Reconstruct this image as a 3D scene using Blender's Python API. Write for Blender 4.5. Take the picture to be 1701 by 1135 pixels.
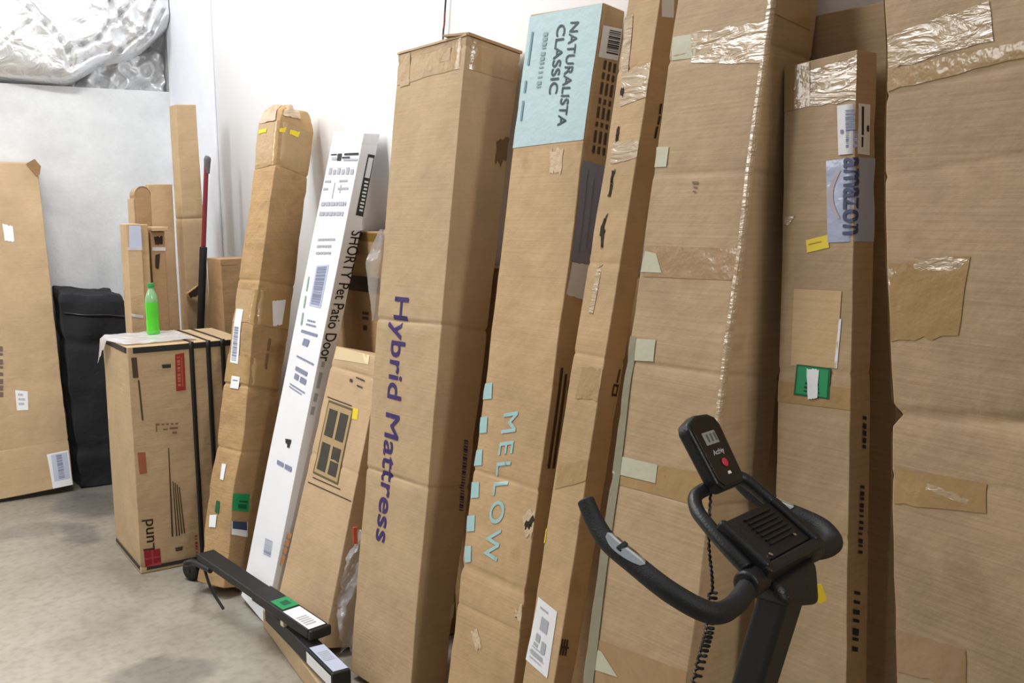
import bpy, bmesh, math, random
from mathutils import Vector, Matrix, noise

for o in list(bpy.data.objects):
    bpy.data.objects.remove(o)
S = bpy.context.scene
COL = S.collection

# ------------------------------------------------------------------ camera
F_PX, YAW, PITCH, ROLL = 1659.0, 0.601, 0.134, -0.011
CW, CH = 1701.0, 1135.0
EYE = Vector((0, 0, 1.55))
_f = Vector((math.sin(YAW)*math.cos(PITCH), math.cos(YAW)*math.cos(PITCH), -math.sin(PITCH)))
_r = Vector((math.cos(YAW), -math.sin(YAW), 0))
_u = _r.cross(_f)
CR = _r*math.cos(ROLL) + _u*math.sin(ROLL)
CU = _u*math.cos(ROLL) - _r*math.sin(ROLL)
CF = _f
cd = bpy.data.cameras.new('camera')
cam = bpy.data.objects.new('camera', cd)
COL.objects.link(cam)
cam.matrix_world = Matrix(((CR.x, CU.x, -CF.x, EYE.x), (CR.y, CU.y, -CF.y, EYE.y), (CR.z, CU.z, -CF.z, EYE.z), (0, 0, 0, 1)))
cd.sensor_fit = 'HORIZONTAL'
cd.sensor_width = 36.0
cd.lens = F_PX/CW*36.0
cd.clip_start = 0.02
S.camera = cam

# ------------------------------------------------------------------ light
S.view_settings.view_transform = 'Standard'
S.view_settings.look = 'None'
S.view_settings.gamma = 1.0
S.view_settings.use_curve_mapping = False
S.view_settings.exposure = -0.05
wd = bpy.data.worlds.new('warehouse_air')
S.world = wd
wd.use_nodes = True
_wn = wd.node_tree
_tc = _wn.nodes.new('ShaderNodeTexCoord'); _sp = _wn.nodes.new('ShaderNodeSeparateXYZ'); _wr = _wn.nodes.new('ShaderNodeValToRGB')
_wn.links.new(_tc.outputs['Generated'], _sp.inputs[0])
_mr = _wn.nodes.new('ShaderNodeMapRange'); _mr.inputs[1].default_value = -1; _mr.inputs[2].default_value = 1
_wn.links.new(_sp.outputs['Z'], _mr.inputs[0]); _wn.links.new(_mr.outputs[0], _wr.inputs[0])
_e = _wr.color_ramp.elements      # dim stock and floor below, bright roof above
_e[0].position = 0.44; _e[0].color = (0.20, 0.18, 0.15, 1)
_e[1].position = 0.85; _e[1].color = (0.95, 0.97, 1.0, 1)
_x = _e.new(0.60); _x.color = (0.27, 0.265, 0.26, 1)
_wn.links.new(_wr.outputs[0], _wn.nodes['Background'].inputs[0])
_wn.nodes['Background'].inputs[1].default_value = 0.36


def area(name, loc, target, sx, sy, power, color=(1, 1, 1)):
    l = bpy.data.lights.new(name, 'AREA')
    l.shape = 'RECTANGLE'; l.size = sx; l.size_y = sy; l.energy = power; l.color = color
    o = bpy.data.objects.new(name, l); COL.objects.link(o)
    o.location = loc
    o.rotation_euler = (Vector(target)-Vector(loc)).to_track_quat('-Z', 'Y').to_euler()
    return o


area('ceiling_lamp_aisle', (0.25, 3.9, 4.5), (0.3, 3.9, 0.0), 0.35, 1.5, 118, (1.0, 0.99, 0.97))
area('ceiling_lamp_next_aisle', (-2.6, 4.6, 4.4), (1.4, 4.2, 0.6), 1.2, 3.0, 140, (1.0, 0.99, 0.97))
area('fill_lamp_camera_side', (1.1, -3.6, 4.3), (1.3, 2.5, 0.8), 0.6, 1.5, 105, (1.0, 0.98, 0.94))  # unseen fill lamp, added to brighten carton sides facing the camera


# ------------------------------------------------------------------ helpers
def pixel_ray(px, py):
    return CF + CR*((px-CW/2)/F_PX) - CU*((py-CH/2)/F_PX)


def on_plane(px, py, axis, val):
    d = pixel_ray(px, py)
    return EYE + d*((val-EYE[axis])/d[axis])


def to_pixel(P):
    d = P-EYE
    z = d.dot(CF)
    return (CW/2+F_PX*d.dot(CR)/z, CH/2-F_PX*d.dot(CU)/z)


def lin(r, g=None, b=None):
    if g is None:
        g = b = r
    return tuple(((c/255.0)/12.92 if c/255.0 <= 0.04045 else ((c/255.0+0.055)/1.055)**2.4) for c in (r, g, b))+(1.0,)


MATS = {}


def mat(name, col, rough=0.6, metal=0.0, bump=0.0, bscale=60.0, coat=0.0, trans=0.0, alpha=1.0, var=0.0, vscale=6.0, spec=0.5):
    if name in MATS:
        return MATS[name]
    m = bpy.data.materials.new(name); m.use_nodes = True
    nt = m.node_tree; b = nt.nodes['Principled BSDF']
    b.inputs['Base Color'].default_value = col
    b.inputs['Roughness'].default_value = rough
    b.inputs['Metallic'].default_value = metal
    b.inputs['Coat Weight'].default_value = coat
    b.inputs['Coat Roughness'].default_value = 0.08
    b.inputs['Transmission Weight'].default_value = trans
    b.inputs['Alpha'].default_value = alpha
    b.inputs['Specular IOR Level'].default_value = spec
    tc = nt.nodes.new('ShaderNodeTexCoord')
    if bump > 0:
        n = nt.nodes.new('ShaderNodeTexNoise'); n.inputs['Scale'].default_value = bscale; n.inputs['Detail'].default_value = 3
        nt.links.new(tc.outputs['Object'], n.inputs['Vector'])
        bp = nt.nodes.new('ShaderNodeBump'); bp.inputs['Strength'].default_value = bump; bp.inputs['Distance'].default_value = 0.01
        nt.links.new(n.outputs['Fac'], bp.inputs['Height']); nt.links.new(bp.outputs['Normal'], b.inputs['Normal'])
        if coat > 0:
            nt.links.new(bp.outputs['Normal'], b.inputs['Coat Normal'])
    if var > 0:
        n = nt.nodes.new('ShaderNodeTexNoise'); n.inputs['Scale'].default_value = vscale; n.inputs['Detail'].default_value = 5
        nt.links.new(tc.outputs['Object'], n.inputs['Vector'])
        mx = nt.nodes.new('ShaderNodeMix'); mx.data_type = 'RGBA'
        mx.inputs[6].default_value = tuple(c*(1-var) for c in col[:3])+(1,)
        mx.inputs[7].default_value = tuple(min(1, c*(1+var)) for c in col[:3])+(1,)
        nt.links.new(n.outputs['Fac'], mx.inputs[0]); nt.links.new(mx.outputs[2], b.inputs['Base Color'])
    MATS[name] = m
    return m


def cardboard(name, col, stain=0.16, flute=0.25, bump=0.25, grime=0.0):
    """kraft board: cloudy tone, faint horizontal flutes, soft dents, small scuffs"""
    m = bpy.data.materials.new(name); m.use_nodes = True
    nt = m.node_tree; b = nt.nodes['Principled BSDF']; L = nt.links
    b.inputs['Roughness'].default_value = 0.62
    b.inputs['Specular IOR Level'].default_value = 0.35
    tc = nt.nodes.new('ShaderNodeTexCoord')
    n1 = nt.nodes.new('ShaderNodeTexNoise'); n1.inputs['Scale'].default_value = 4.5; n1.inputs['Detail'].default_value = 6; n1.inputs['Roughness'].default_value = 0.6
    L.new(tc.outputs['Object'], n1.inputs['Vector'])
    r1 = nt.nodes.new('ShaderNodeValToRGB')
    e = r1.color_ramp.elements
    e[0].position = 0.28; e[0].color = tuple(c*(1-stain) for c in col[:3])+(1,)
    e[1].position = 0.70; e[1].color = tuple(min(1, c*(1+stain*0.55)) for c in col[:3])+(1,)
    L.new(n1.outputs['Fac'], r1.inputs[0])
    # flutes: fine lines across the length
    mp = nt.nodes.new('ShaderNodeMapping'); mp.inputs['Scale'].default_value = (3.0, 3.0, 170.0)
    L.new(tc.outputs['Object'], mp.inputs['Vector'])
    n2 = nt.nodes.new('ShaderNodeTexNoise'); n2.inputs['Scale'].default_value = 1.0; n2.inputs['Detail'].default_value = 2
    L.new(mp.outputs['Vector'], n2.inputs['Vector'])
    mx = nt.nodes.new('ShaderNodeMix'); mx.data_type = 'RGBA'; mx.blend_type = 'MULTIPLY'; mx.inputs[0].default_value = flute
    L.new(r1.outputs['Color'], mx.inputs[6])
    r2 = nt.nodes.new('ShaderNodeValToRGB'); e = r2.color_ramp.elements
    e[0].position = 0.3; e[0].color = (0.72, 0.70, 0.66, 1); e[1].position = 0.7; e[1].color = (1, 1, 1, 1)
    L.new(n2.outputs['Fac'], r2.inputs[0]); L.new(r2.outputs['Color'], mx.inputs[7])
    out = mx.outputs[2]
    if grime > 0:
        n3 = nt.nodes.new('ShaderNodeTexNoise'); n3.inputs['Scale'].default_value = 9.0; n3.inputs['Detail'].default_value = 8
        L.new(tc.outputs['Object'], n3.inputs['Vector'])
        r3 = nt.nodes.new('ShaderNodeValToRGB'); e = r3.color_ramp.elements
        e[0].position = 0.62; e[0].color = (1, 1, 1, 1); e[1].position = 0.75; e[1].color = (0.55, 0.47, 0.36, 1)
        L.new(n3.outputs['Fac'], r3.inputs[0])
        m2 = nt.nodes.new('ShaderNodeMix'); m2.data_type = 'RGBA'; m2.blend_type = 'MULTIPLY'; m2.inputs[0].default_value = grime
        L.new(out, m2.inputs[6]); L.new(r3.outputs['Color'], m2.inputs[7]); out = m2.outputs[2]
    L.new(out, b.inputs['Base Color'])
    n4 = nt.nodes.new('ShaderNodeTexNoise'); n4.inputs['Scale'].default_value = 16.0; n4.inputs['Detail'].default_value = 5
    L.new(tc.outputs['Object'], n4.inputs['Vector'])
    ad = nt.nodes.new('ShaderNodeMath'); ad.operation = 'MULTIPLY_ADD'; ad.inputs[1].default_value = 0.12
    L.new(n2.outputs['Fac'], ad.inputs[0]); L.new(n4.outputs['Fac'], ad.inputs[2])
    bp = nt.nodes.new('ShaderNodeBump'); bp.inputs['Strength'].default_value = bump; bp.inputs['Distance'].default_value = 0.02
    L.new(ad.outputs[0], bp.inputs['Height']); L.new(bp.outputs['Normal'], b.inputs['Normal'])
    MATS[name] = m
    return m


def link_mesh(name, verts, faces, material, parent=None, smooth=True, base=None):
    base = base or (Vector(parent['_base']) if parent is not None else Vector((0, 0, 0)))
    me = bpy.data.meshes.new(name)
    me.from_pydata([tuple(Vector(v)-base) for v in verts], [], faces)
    me.materials.append(material)
    if smooth:
        me.polygons.foreach_set('use_smooth', [True]*len(me.polygons))
    me.update()
    o = bpy.data.objects.new(name, me); COL.objects.link(o)
    if parent is not None:
        o.parent = parent
        o['_base'] = tuple(base)
    else:
        o.location = base
        o['_base'] = tuple(base)
    return o


def recalc(o):
    bm = bmesh.new(); bm.from_mesh(o.data)
    bmesh.ops.recalc_face_normals(bm, faces=bm.faces)
    bm.to_mesh(o.data); bm.free()


def bevel(o, w, seg=2, angle=40):
    md = o.modifiers.new('bevel', 'BEVEL'); md.width = w; md.segments = seg
    md.limit_method = 'ANGLE'; md.angle_limit = math.radians(angle)
    md.harden_normals = True
    return o


def thing(name, label, cat, base, group=None):
    o = bpy.data.objects.new(name, None); COL.objects.link(o)
    o.location = base; o['_base'] = tuple(base)
    o.empty_display_size = 0.1
    o['label'] = label; o['category'] = cat
    if group:
        o['group'] = group
    return o


def tag(o, label, cat, group=None):
    o['label'] = label; o['category'] = cat
    if group:
        o['group'] = group
    return o


def structure(o):
    o['kind'] = 'structure'
    return o


ORDER = ('FNb', 'FNt', 'FLb', 'FLt', 'BNb', 'BNt', 'BLb', 'BLt')


class Carton:
    """a six-sided board box: F = face towards the room, N = face towards the
    viewer's end, T = top, L = far end.  Its own dents and fold lines."""
    def __init__(self, corners, seed=0, amp=0.003, freq=3.0, folds=(), crush=0.0, edge=0.0):
        self.c = {k: Vector(v) for k, v in corners.items()}
        self.seed = Vector((seed*7.31, seed*3.17, seed*1.73))
        self.amp, self.freq, self.folds, self.crush, self.edge = amp, freq, folds, crush, edge
        c = self.c
        self.w = (c['FLb']-c['FNb']).length; self.d = (c['BNb']-c['FNb']).length; self.h = (c['FNt']-c['FNb']).length
        self.nF = (c['FLb']-c['FNb']).cross(c['FNt']-c['FNb']).normalized()
        if self.nF.dot(c['FNb']-c['BNb']) < 0: self.nF = -self.nF
        self.nN = (c['BNb']-c['FNb']).cross(c['FNt']-c['FNb']).normalized()
        if self.nN.dot(c['FNb']-c['FLb']) < 0: self.nN = -self.nN
        self.nT = (c['FLt']-c['FNt']).cross(c['BNt']-c['FNt']).normalized()
        if self.nT.dot(c['FNt']-c['FNb']) < 0: self.nT = -self.nT

    def flat(self, a, b, t):
        c = self.c
        def l(p, q, k): return p+(q-p)*k
        return l(l(l(c['FNb'], c['FLb'], a), l(c['BNb'], c['BLb'], a), b), l(l(c['FNt'], c['FLt'], a), l(c['BNt'], c['BLt'], a), b), t)

    def pos(self, a, b, t):
        P = self.flat(a, b, t)
        ctr = self.flat(0.5, 0.5, t)
        out = P + noise.noise_vector(P*self.freq+self.seed)*self.amp
        if self.edge:   # worn corners
            ea = min(a, 1-a)*self.w; eb = min(b, 1-b)*self.d
            k = math.exp(-((ea+eb)/0.02)**2)
            out += (ctr-P).normalized()*k*self.edge*max(0, noise.noise(P*14+self.seed))
        for f in self.folds:
            tc, dep = f[0], f[1]
            wd_ = f[2] if len(f) > 2 else 0.006
            k = math.exp(-(((t-tc)*self.h)/wd_)**2)
            if k > 0.01:
                out += (ctr-P).normalized()*k*dep
        if out.z < 0.001: out.z = 0.001
        if self.crush and t > 0.955:
            k = (t-0.955)/0.045
            out = out.lerp(ctr + (out-P), self.crush*k*k)
            out += noise.noise_vector(P*26+self.seed)*0.015*k
        return out

    def par(self, face, s, t):
        if face == 'F': return (1-s, 0.0, t)
        if face == 'N': return (0.0, s, t)
        if face == 'T': return (1-s, t, 1.0)
        if face == 'L': return (1.0, 1-s, t)
        if face == 'W':          # wraps round the near corner: s<=1 on F, s>1 on N
            return (1-s, 0.0, t) if s <= 1 else (0.0, (s-1)*self.w/self.d, t)

    def normal(self, face, s=0):
        if face == 'W': face = 'F' if s <= 1 else 'N'
        return {'F': self.nF, 'N': self.nN, 'T': self.nT, 'L': -self.nN}[face]

    def surf(self, face, s, t, off=0.0):
        n = self.normal(face, s)
        if face == 'W' and abs(s-1) < 1e-6: n = (self.nF+self.nN)
        return self.pos(*self.par(face, s, t)) + n*off

    def st(self, face, px, py):
        """where on a face a sight line meets it"""
        s, t = 0.5, 0.5
        for _ in range(12):
            p0 = to_pixel(self.flat(*self.par(face, s, t)))
            e = 1e-4
            ps = to_pixel(self.flat(*self.par(face, s+e, t))); pt = to_pixel(self.flat(*self.par(face, s, t+e)))
            a, b_, c_, d_ = (ps[0]-p0[0])/e, (pt[0]-p0[0])/e, (ps[1]-p0[1])/e, (pt[1]-p0[1])/e
            det = a*d_-b_*c_
            if abs(det) < 1e-9: break
            rx, ry = px-p0[0], py-p0[1]
            s += max(-.7, min(.7, (d_*rx-b_*ry)/det)); t += max(-.7, min(.7, (-c_*rx+a*ry)/det))
        return s, t

    def body(self, parent, material, name='carton', bev=0.004, skip_top=False, step=0.05):
        na, nb, nc = max(2, round(self.w/step)), max(2, round(self.d/step)), max(2, round(self.h/step))
        A = [i/na for i in range(na+1)]; B = [i/nb for i in range(nb+1)]
        Cc = set(i/nc for i in range(nc+1))
        for f in self.folds:
            wd_ = f[2] if len(f) > 2 else 0.006
            for k in (-1.8, -0.8, 0, 0.8, 1.8):
                v = f[0]+k*wd_/self.h
                if 0 < v < 1: Cc.add(v)
        if self.crush:
            for k in (0.957, 0.965, 0.973, 0.98, 0.987, 0.994): Cc.add(k)
        Cc = sorted(Cc)
        idx = {}; V = []; Fs = []
        def vi(a, b, t):
            k = (round(a, 6), round(b, 6), round(t, 6))
            if k not in idx:
                idx[k] = len(V); V.append(self.pos(a, b, t))
            return idx[k]
        def grid(f, U, W):
            for i in range(len(U)-1):
                for j in range(len(W)-1):
                    Fs.append((vi(*f(U[i], W[j])), vi(*f(U[i+1], W[j])), vi(*f(U[i+1], W[j+1])), vi(*f(U[i], W[j+1]))))
        grid(lambda u, w: (u, 0, w), A, Cc); grid(lambda u, w: (u, 1, w), A, Cc)
        grid(lambda u, w: (0, u, w), B, Cc); grid(lambda u, w: (1, u, w), B, Cc)
        grid(lambda u, w: (u, w, 0), A, B)
        if not skip_top: grid(lambda u, w: (u, w, 1), A, B)
        o = link_mesh(name, V, Fs, material, parent)
        recalc(o)
        bevel(o, bev)
        return o

    def quad(self, face, pts):
        return [self.st(face, *p) for p in pts]

    def patch(self, parent, name, material, face, q, off=0.0012, px=True, jag=0.0, rnd=None, cut=0.03):
        """a sheet lying on the face; q = four corners TL TR BR BL"""
        if px: q = self.quad(face, q)
        P = [self.surf(face, s, t) for s, t in q]
        n = max(1, min(60, round(max((P[1]-P[0]).length, (P[2]-P[3]).length)/cut)))
        m = max(1, min(90, round(max((P[3]-P[0]).length, (P[2]-P[1]).length)/cut)))
        if jag: n, m = max(n, 8), max(m, 4)
        us = [i/n for i in range(n+1)]; vs = [j/m for j in range(m+1)]
        V = []; Fs = []
        for j in vs:
            for i in us:
                s = (q[0][0]*(1-i)+q[1][0]*i)*(1-j)+(q[3][0]*(1-i)+q[2][0]*i)*j
                t = (q[0][1]*(1-i)+q[1][1]*i)*(1-j)+(q[3][1]*(1-i)+q[2][1]*i)*j
                if jag and (j in (0, 1) or i in (0, 1)):
                    t += noise.noise(Vector((i*9, j*5, s*31+self.seed.x)))*jag
                    s += noise.noise(Vector((j*7, i*6, t*29+self.seed.y)))*jag*self.h/self.w*0.5
                if face != 'W': s = min(0.997, max(0.003, s))
                t = min(0.9985, max(0.0015, t))
                V.append(self.surf(face, s, t, off))
        for j in range(m):
            for i in range(n):
                k = j*(n+1)+i
                Fs.append((k, k+1, k+n+2, k+n+1))
        return link_mesh(name, V, Fs, material, parent)

    def bars(self, parent, name, material, face, q, rows, off=0.0022, px=True, vertical=False):
        """printing: rows = list of (u0,v0,u1,v1) inside the quad"""
        if px: q = self.quad(face, q)
        V = []; Fs = []
        for (u0, v0, u1, v1) in rows:
            k = len(V)
            def at_uv(i, j):
                return ((q[0][0]*(1-i)+q[1][0]*i)*(1-j)+(q[3][0]*(1-i)+q[2][0]*i)*j,
                        (q[0][1]*(1-i)+q[1][1]*i)*(1-j)+(q[3][1]*(1-i)+q[2][1]*i)*j)
            p0, p1, p2 = (self.surf(face, *at_uv(*c_)) for c_ in ((u0, v0), (u1, v0), (u0, v1)))
            n = max(1, min(20, round((p1-p0).length/0.025))); m = max(1, min(30, round((p2-p0).length/0.025)))
            for jj in range(m+1):
                for ii in range(n+1):
                    s, t = at_uv(u0+(u1-u0)*ii/n, v0+(v1-v0)*jj/m)
                    V.append(self.surf(face, s, t, off))
            for jj in range(m):
                for ii in range(n):
                    a = k+jj*(n+1)+ii
                    Fs.append((a, a+1, a+n+2, a+n+1))
        return link_mesh(name, V, Fs, material, parent, smooth=False)

    def text(self, parent, body, material, face, A, B, Cp, off=0.0018, px=True, bold=0.0, name='printed_text', xh=None, sp=1.0):
        """A = start of baseline, B = end of baseline, Cp = cap height above A"""
        if px: A, B, Cp = self.st(face, *A), self.st(face, *B), self.st(face, *Cp)
        V0, F0 = glyphs(body, bold, sp)
        x0 = min(v[0] for v in V0); x1 = max(v[0] for v in V0)
        cap = 0.70 if xh is None else xh
        words = body.split(' '); outs = []
        for k, word in enumerate(words):        # one part per word
            Vw, Fw = glyphs(word, bold, sp)
            end = max(v[0] for v in glyphs(' '.join(words[:k+1]), bold, sp)[0])
            shift = end-max(v[0] for v in Vw)
            V = []
            for x, y in Vw:
                u = (x+shift-x0)/(x1-x0); v = y/cap
                s = A[0]+u*(B[0]-A[0])+v*(Cp[0]-A[0]); t = A[1]+u*(B[1]-A[1])+v*(Cp[1]-A[1])
                V.append(self.surf(face, s, t, off))
            outs.append(link_mesh(name, V, Fw, material, parent, smooth=False))
        return outs[0]


def glyphs(body, bold=0.0, sp=1.0):
    if bold:
        V0, F0 = glyphs(body, 0.0, sp)
        V = []; Fs = []
        for dx, dy in ((-bold, -bold*.6), (bold, -bold*.6), (-bold, bold*.6), (bold, bold*.6)):
            k = len(V); V += [(x+dx, y+dy) for x, y in V0]; Fs += [tuple(i+k for i in f) for f in F0]
        return V, Fs
    cu = bpy.data.curves.new('glyphs', 'FONT'); cu.body = body; cu.size = 1.0; cu.space_character = sp; cu.resolution_u = 4
    o = bpy.data.objects.new('glyphs', cu); COL.objects.link(o)
    dg = bpy.context.evaluated_depsgraph_get()
    me = bpy.data.meshes.new_from_object(o.evaluated_get(dg))
    V = [(v.co.x, v.co.y) for v in me.vertices]; Fs = [tuple(p.vertices) for p in me.polygons]
    bpy.data.objects.remove(o); bpy.data.curves.remove(cu); bpy.data.meshes.remove(me)
    return V, Fs


def text_rows(n, rnd, left=0.06, right=0.94, top=0.06, bottom=0.94, fill=0.5, ragged=0.4):
    out = []
    for i in range(n):
        a = top+(bottom-top)*i/n; b = a+(bottom-top)/n*fill
        x = left
        end = right-(right-left)*ragged*rnd.random()
        while x < end:
            w = (right-left)*rnd.uniform(0.06, 0.22)
            out.append((x, a, min(x+w, end), b)); x += w+(right-left)*0.03
    return out


def barcode_rows(u0, v0, u1, v1, rnd, n=22, across=True):
    out = []; x = 0.0
    for i in range(n):
        w = rnd.choice((0.35, 0.5, 0.75))/n
        a = i/n
        if across: out.append((u0+(u1-u0)*a, v0, u0+(u1-u0)*(a+w), v1))
        else: out.append((u0, v0+(v1-v0)*a, u1, v0+(v1-v0)*(a+w)))
    return out


def box_mesh(name, lo, hi, material, parent=None, bev=0.003, R=None, org=None, seg=2):
    V = []
    for x in (lo[0], hi[0]):
        for y in (lo[1], hi[1]):
            for z in (lo[2], hi[2]):
                v = Vector((x, y, z))
                if R is not None: v = R @ v
                if org is not None: v = v+Vector(org)
                V.append(v)
    Fs = [(0, 1, 3, 2), (4, 6, 7, 5), (0, 4, 5, 1), (2, 3, 7, 6), (0, 2, 6, 4), (1, 5, 7, 3)]
    o = link_mesh(name, V, Fs, material, parent)
    recalc(o)
    if bev: bevel(o, bev, seg)
    return o


def spline(pts, n=8):
    P = [Vector(p) for p in pts]
    P = [P[0]*2-P[1]]+P+[P[-1]*2-P[-2]]
    out = []
    for i in range(1, len(P)-2):
        for k in range(n):
            t = k/n
            a, b, c, d = P[i-1], P[i], P[i+1], P[i+2]
            out.append(0.5*((2*b)+(c-a)*t+(2*a-5*b+4*c-d)*t*t+(3*b-a-3*c+d)*t**3))
    out.append(P[-2])
    return out


def tube(name, pts, rad, material, parent=None, n=8, seg=14, flat=None, caps=True, round_end=False):
    path = spline(pts, n) if n > 1 else [Vector(p) for p in pts]
    m = len(path)
    if not hasattr(rad, '__len__'): rad = [rad]*m
    else:
        k = len(rad)-1
        rad = [rad[min(k-1, int(i/(m-1)*k))]*(1-(i/(m-1)*k-min(k-1, int(i/(m-1)*k))))+rad[min(k-1, int(i/(m-1)*k))+1]*(i/(m-1)*k-min(k-1, int(i/(m-1)*k))) for i in range(m)]
    if round_end:
        for e, s in ((0, 1), (m-1, -1)):
            pass
    up = Vector((0, 0, 1))
    V = []; Fs = []
    prev = None
    for i, p in enumerate(path):
        t = (path[min(i+1, m-1)]-path[max(i-1, 0)]).normalized()
        if prev is None:
            a = t.cross(up)
            if a.length < 1e-3: a = t.cross(Vector((1, 0, 0)))
            a.normalize()
        else:
            a = (prev-t*prev.dot(t)).normalized()
        prev = a
        b = t.cross(a)
        for k in range(seg):
            w = 2*math.pi*k/seg
            V.append(p+a*math.cos(w)*rad[i]+b*math.sin(w)*rad[i]*(flat or 1.0))
    for i in range(m-1):
        for k in range(seg):
            Fs.append((i*seg+k, i*seg+(k+1) % seg, (i+1)*seg+(k+1) % seg, (i+1)*seg+k))
    if caps:
        Fs.append(tuple(range(seg-1, -1, -1))); Fs.append(tuple((m-1)*seg+k for k in range(seg)))
    o = link_mesh(name, V, Fs, material, parent)
    if caps: bevel(o, min(rad)*0.3, 3, 60)
    return o


def lathe(name, profile, org, axis, material, parent=None, seg=24):
    axis = Vector(axis).normalized()
    q = Vector((0, 0, 1)).rotation_difference(axis)
    V = []; Fs = []
    for r, z in profile:
        for k in range(seg):
            w = 2*math.pi*k/seg
            V.append(Vector(org)+q @ Vector((r*math.cos(w), r*math.sin(w), z)))
    for i in range(len(profile)-1):
        for k in range(seg):
            Fs.append((i*seg+k, i*seg+(k+1) % seg, (i+1)*seg+(k+1) % seg, (i+1)*seg+k))
    Fs.append(tuple(range(seg-1, -1, -1))); Fs.append(tuple((len(profile)-1)*seg+k for k in range(seg)))
    o = link_mesh(name, V, Fs, material, parent)
    recalc(o)
    md = o.modifiers.new('split', 'EDGE_SPLIT'); md.split_angle = math.radians(42)
    return o


def crumple(name, ring, material, parent=None, nu=26, nv=40, amp=0.03, freq=14, seed=1.0):
    """wrinkled film: ring(u,v) -> point"""
    V = []; Fs = []
    sd = Vector((seed*5.1, seed*2.7, seed*9.3))
    for j in range(nv+1):
        for i in range(nu+1):
            P = ring(i/nu, j/nv)
            V.append(P+noise.noise_vector(P*freq+sd)*amp+noise.noise_vector(P*freq*2.7+sd)*amp*0.45)
    for j in range(nv):
        for i in range(nu):
            k = j*(nu+1)+i
            Fs.append((k, k+1, k+nu+2, k+nu+1))
    return link_mesh(name, V, Fs, material, parent)

# ------------------------------------------------------------------ materials
def wrinkled_tape():
    m = mat('wrinkled_clear_tape', lin(188, 162, 128), 0.28, coat=0.75)
    nt = m.node_tree; b = nt.nodes['Principled BSDF']; L = nt.links
    b.inputs['Coat Roughness'].default_value = 0.12
    tc = nt.nodes.new('ShaderNodeTexCoord')
    mp = nt.nodes.new('ShaderNodeMapping'); mp.inputs['Scale'].default_value = (7, 7, 26); mp.inputs['Rotation'].default_value = (0.25, 0.1, 0)
    L.new(tc.outputs['Object'], mp.inputs['Vector'])
    n = nt.nodes.new('ShaderNodeTexNoise'); n.inputs['Scale'].default_value = 1.6; n.inputs['Detail'].default_value = 4; n.inputs['Distortion'].default_value = 1.4
    L.new(mp.outputs[0], n.inputs['Vector'])
    bp = nt.nodes.new('ShaderNodeBump'); bp.inputs['Strength'].default_value = 1.0; bp.inputs['Distance'].default_value = 0.0075
    L.new(n.outputs['Fac'], bp.inputs['Height']); L.new(bp.outputs['Normal'], b.inputs['Normal']); L.new(bp.outputs['Normal'], b.inputs['Coat Normal'])
    return m


RND = random.Random(7)
KRAFT = cardboard('kraft_board', lin(193, 166, 130), grime=0.15, flute=0.12)
KRAFT_WARM = cardboard('kraft_board_warm', lin(198, 166, 124), stain=0.2, grime=0.5, flute=0.18)
KRAFT_DULL = cardboard('kraft_board_dull', lin(188, 160, 124), stain=0.18, grime=0.4, flute=0.35)
KRAFT_OLD = cardboard('kraft_board_old', lin(182, 148, 104), stain=0.26, grime=0.7, bump=0.5)
KRAFT_PALE = cardboard('kraft_board_pale', lin(202, 172, 136), stain=0.14, flute=0.12)
KRAFT_SIDE = cardboard('kraft_board_brown', lin(174, 140, 102), stain=0.2, grime=0.3)
WHITE_CARD = mat('white_printed_board', lin(238, 239, 243), 0.5, var=0.04)
PAPER = mat('white_label_paper', lin(236, 236, 238), 0.55, bump=0.15, bscale=30)
PAPER_BLUE = mat('pale_blue_label', lin(192, 200, 222), 0.5)
LAVENDER = mat('lavender_grey_tape', lin(172, 178, 204), 0.3, coat=0.3, bump=0.25, bscale=20)
GREY_STICKER = mat('violet_grey_sticker', lin(142, 142, 160), 0.45, bump=0.2, bscale=18)
BLACK_INK = mat('black_ink', lin(38, 36, 38), 0.6)
BROWN_INK = mat('dark_brown_ink', lin(70, 50, 34), 0.6)
FAINT_INK = mat('faint_brown_ink', lin(124, 98, 66), 0.6)
GREY_INK = mat('grey_ink', lin(172, 175, 182), 0.6)
SLATE_INK = mat('slate_ink', lin(132, 138, 164), 0.6)
RED_INK = mat('red_ink', lin(158, 40, 30), 0.6)
DARK_RED_INK = mat('deep_red_ink', lin(146, 22, 26), 0.6)
PURPLE_INK = mat('purple_ink', lin(60, 40, 104), 0.6)
TEAL_PRINT = mat('pale_teal_print', lin(182, 206, 210), 0.55, var=0.06, vscale=14, bump=0.2, bscale=40)
TEAL_INK = mat('teal_lettering', lin(164, 200, 200), 0.55)
NAVY_TEXT = mat('slate_green_ink', lin(52, 72, 84), 0.6)
TAN_TAPE = mat('tan_packing_tape', lin(174, 142, 96), 0.28, coat=0.35, bump=0.35, bscale=26, var=0.08)
BROWN_TAPE = mat('brown_packing_tape', lin(166, 132, 92), 0.3, coat=0.35, bump=0.3, bscale=26, var=0.08)
GLOSS_TAPE = wrinkled_tape()
SAGE_TAPE = mat('pale_sage_tape', lin(192, 188, 162), 0.45, bump=0.2, bscale=30)
SAGE_EDGE = mat('grey_green_edge_strip', lin(142, 136, 112), 0.5, bump=0.2, bscale=30)
GREEN_STICKER = mat('green_sticker', lin(26, 148, 88), 0.5)
DARK_GREEN = mat('dark_green_ink', lin(10, 92, 56), 0.5)
YELLOW = mat('yellow_sticker', lin(236, 208, 44), 0.5)
BLACK_PLASTIC = mat('black_plastic', lin(21, 21, 23), 0.42, bump=0.12, bscale=260)
BLACK_FOAM = mat('black_foam_grip', lin(21, 21, 23), 0.58, bump=0.2, bscale=420)
BLACK_PAINT = mat('black_powder_coat', lin(21, 21, 23), 0.48, bump=0.1, bscale=300)
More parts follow.
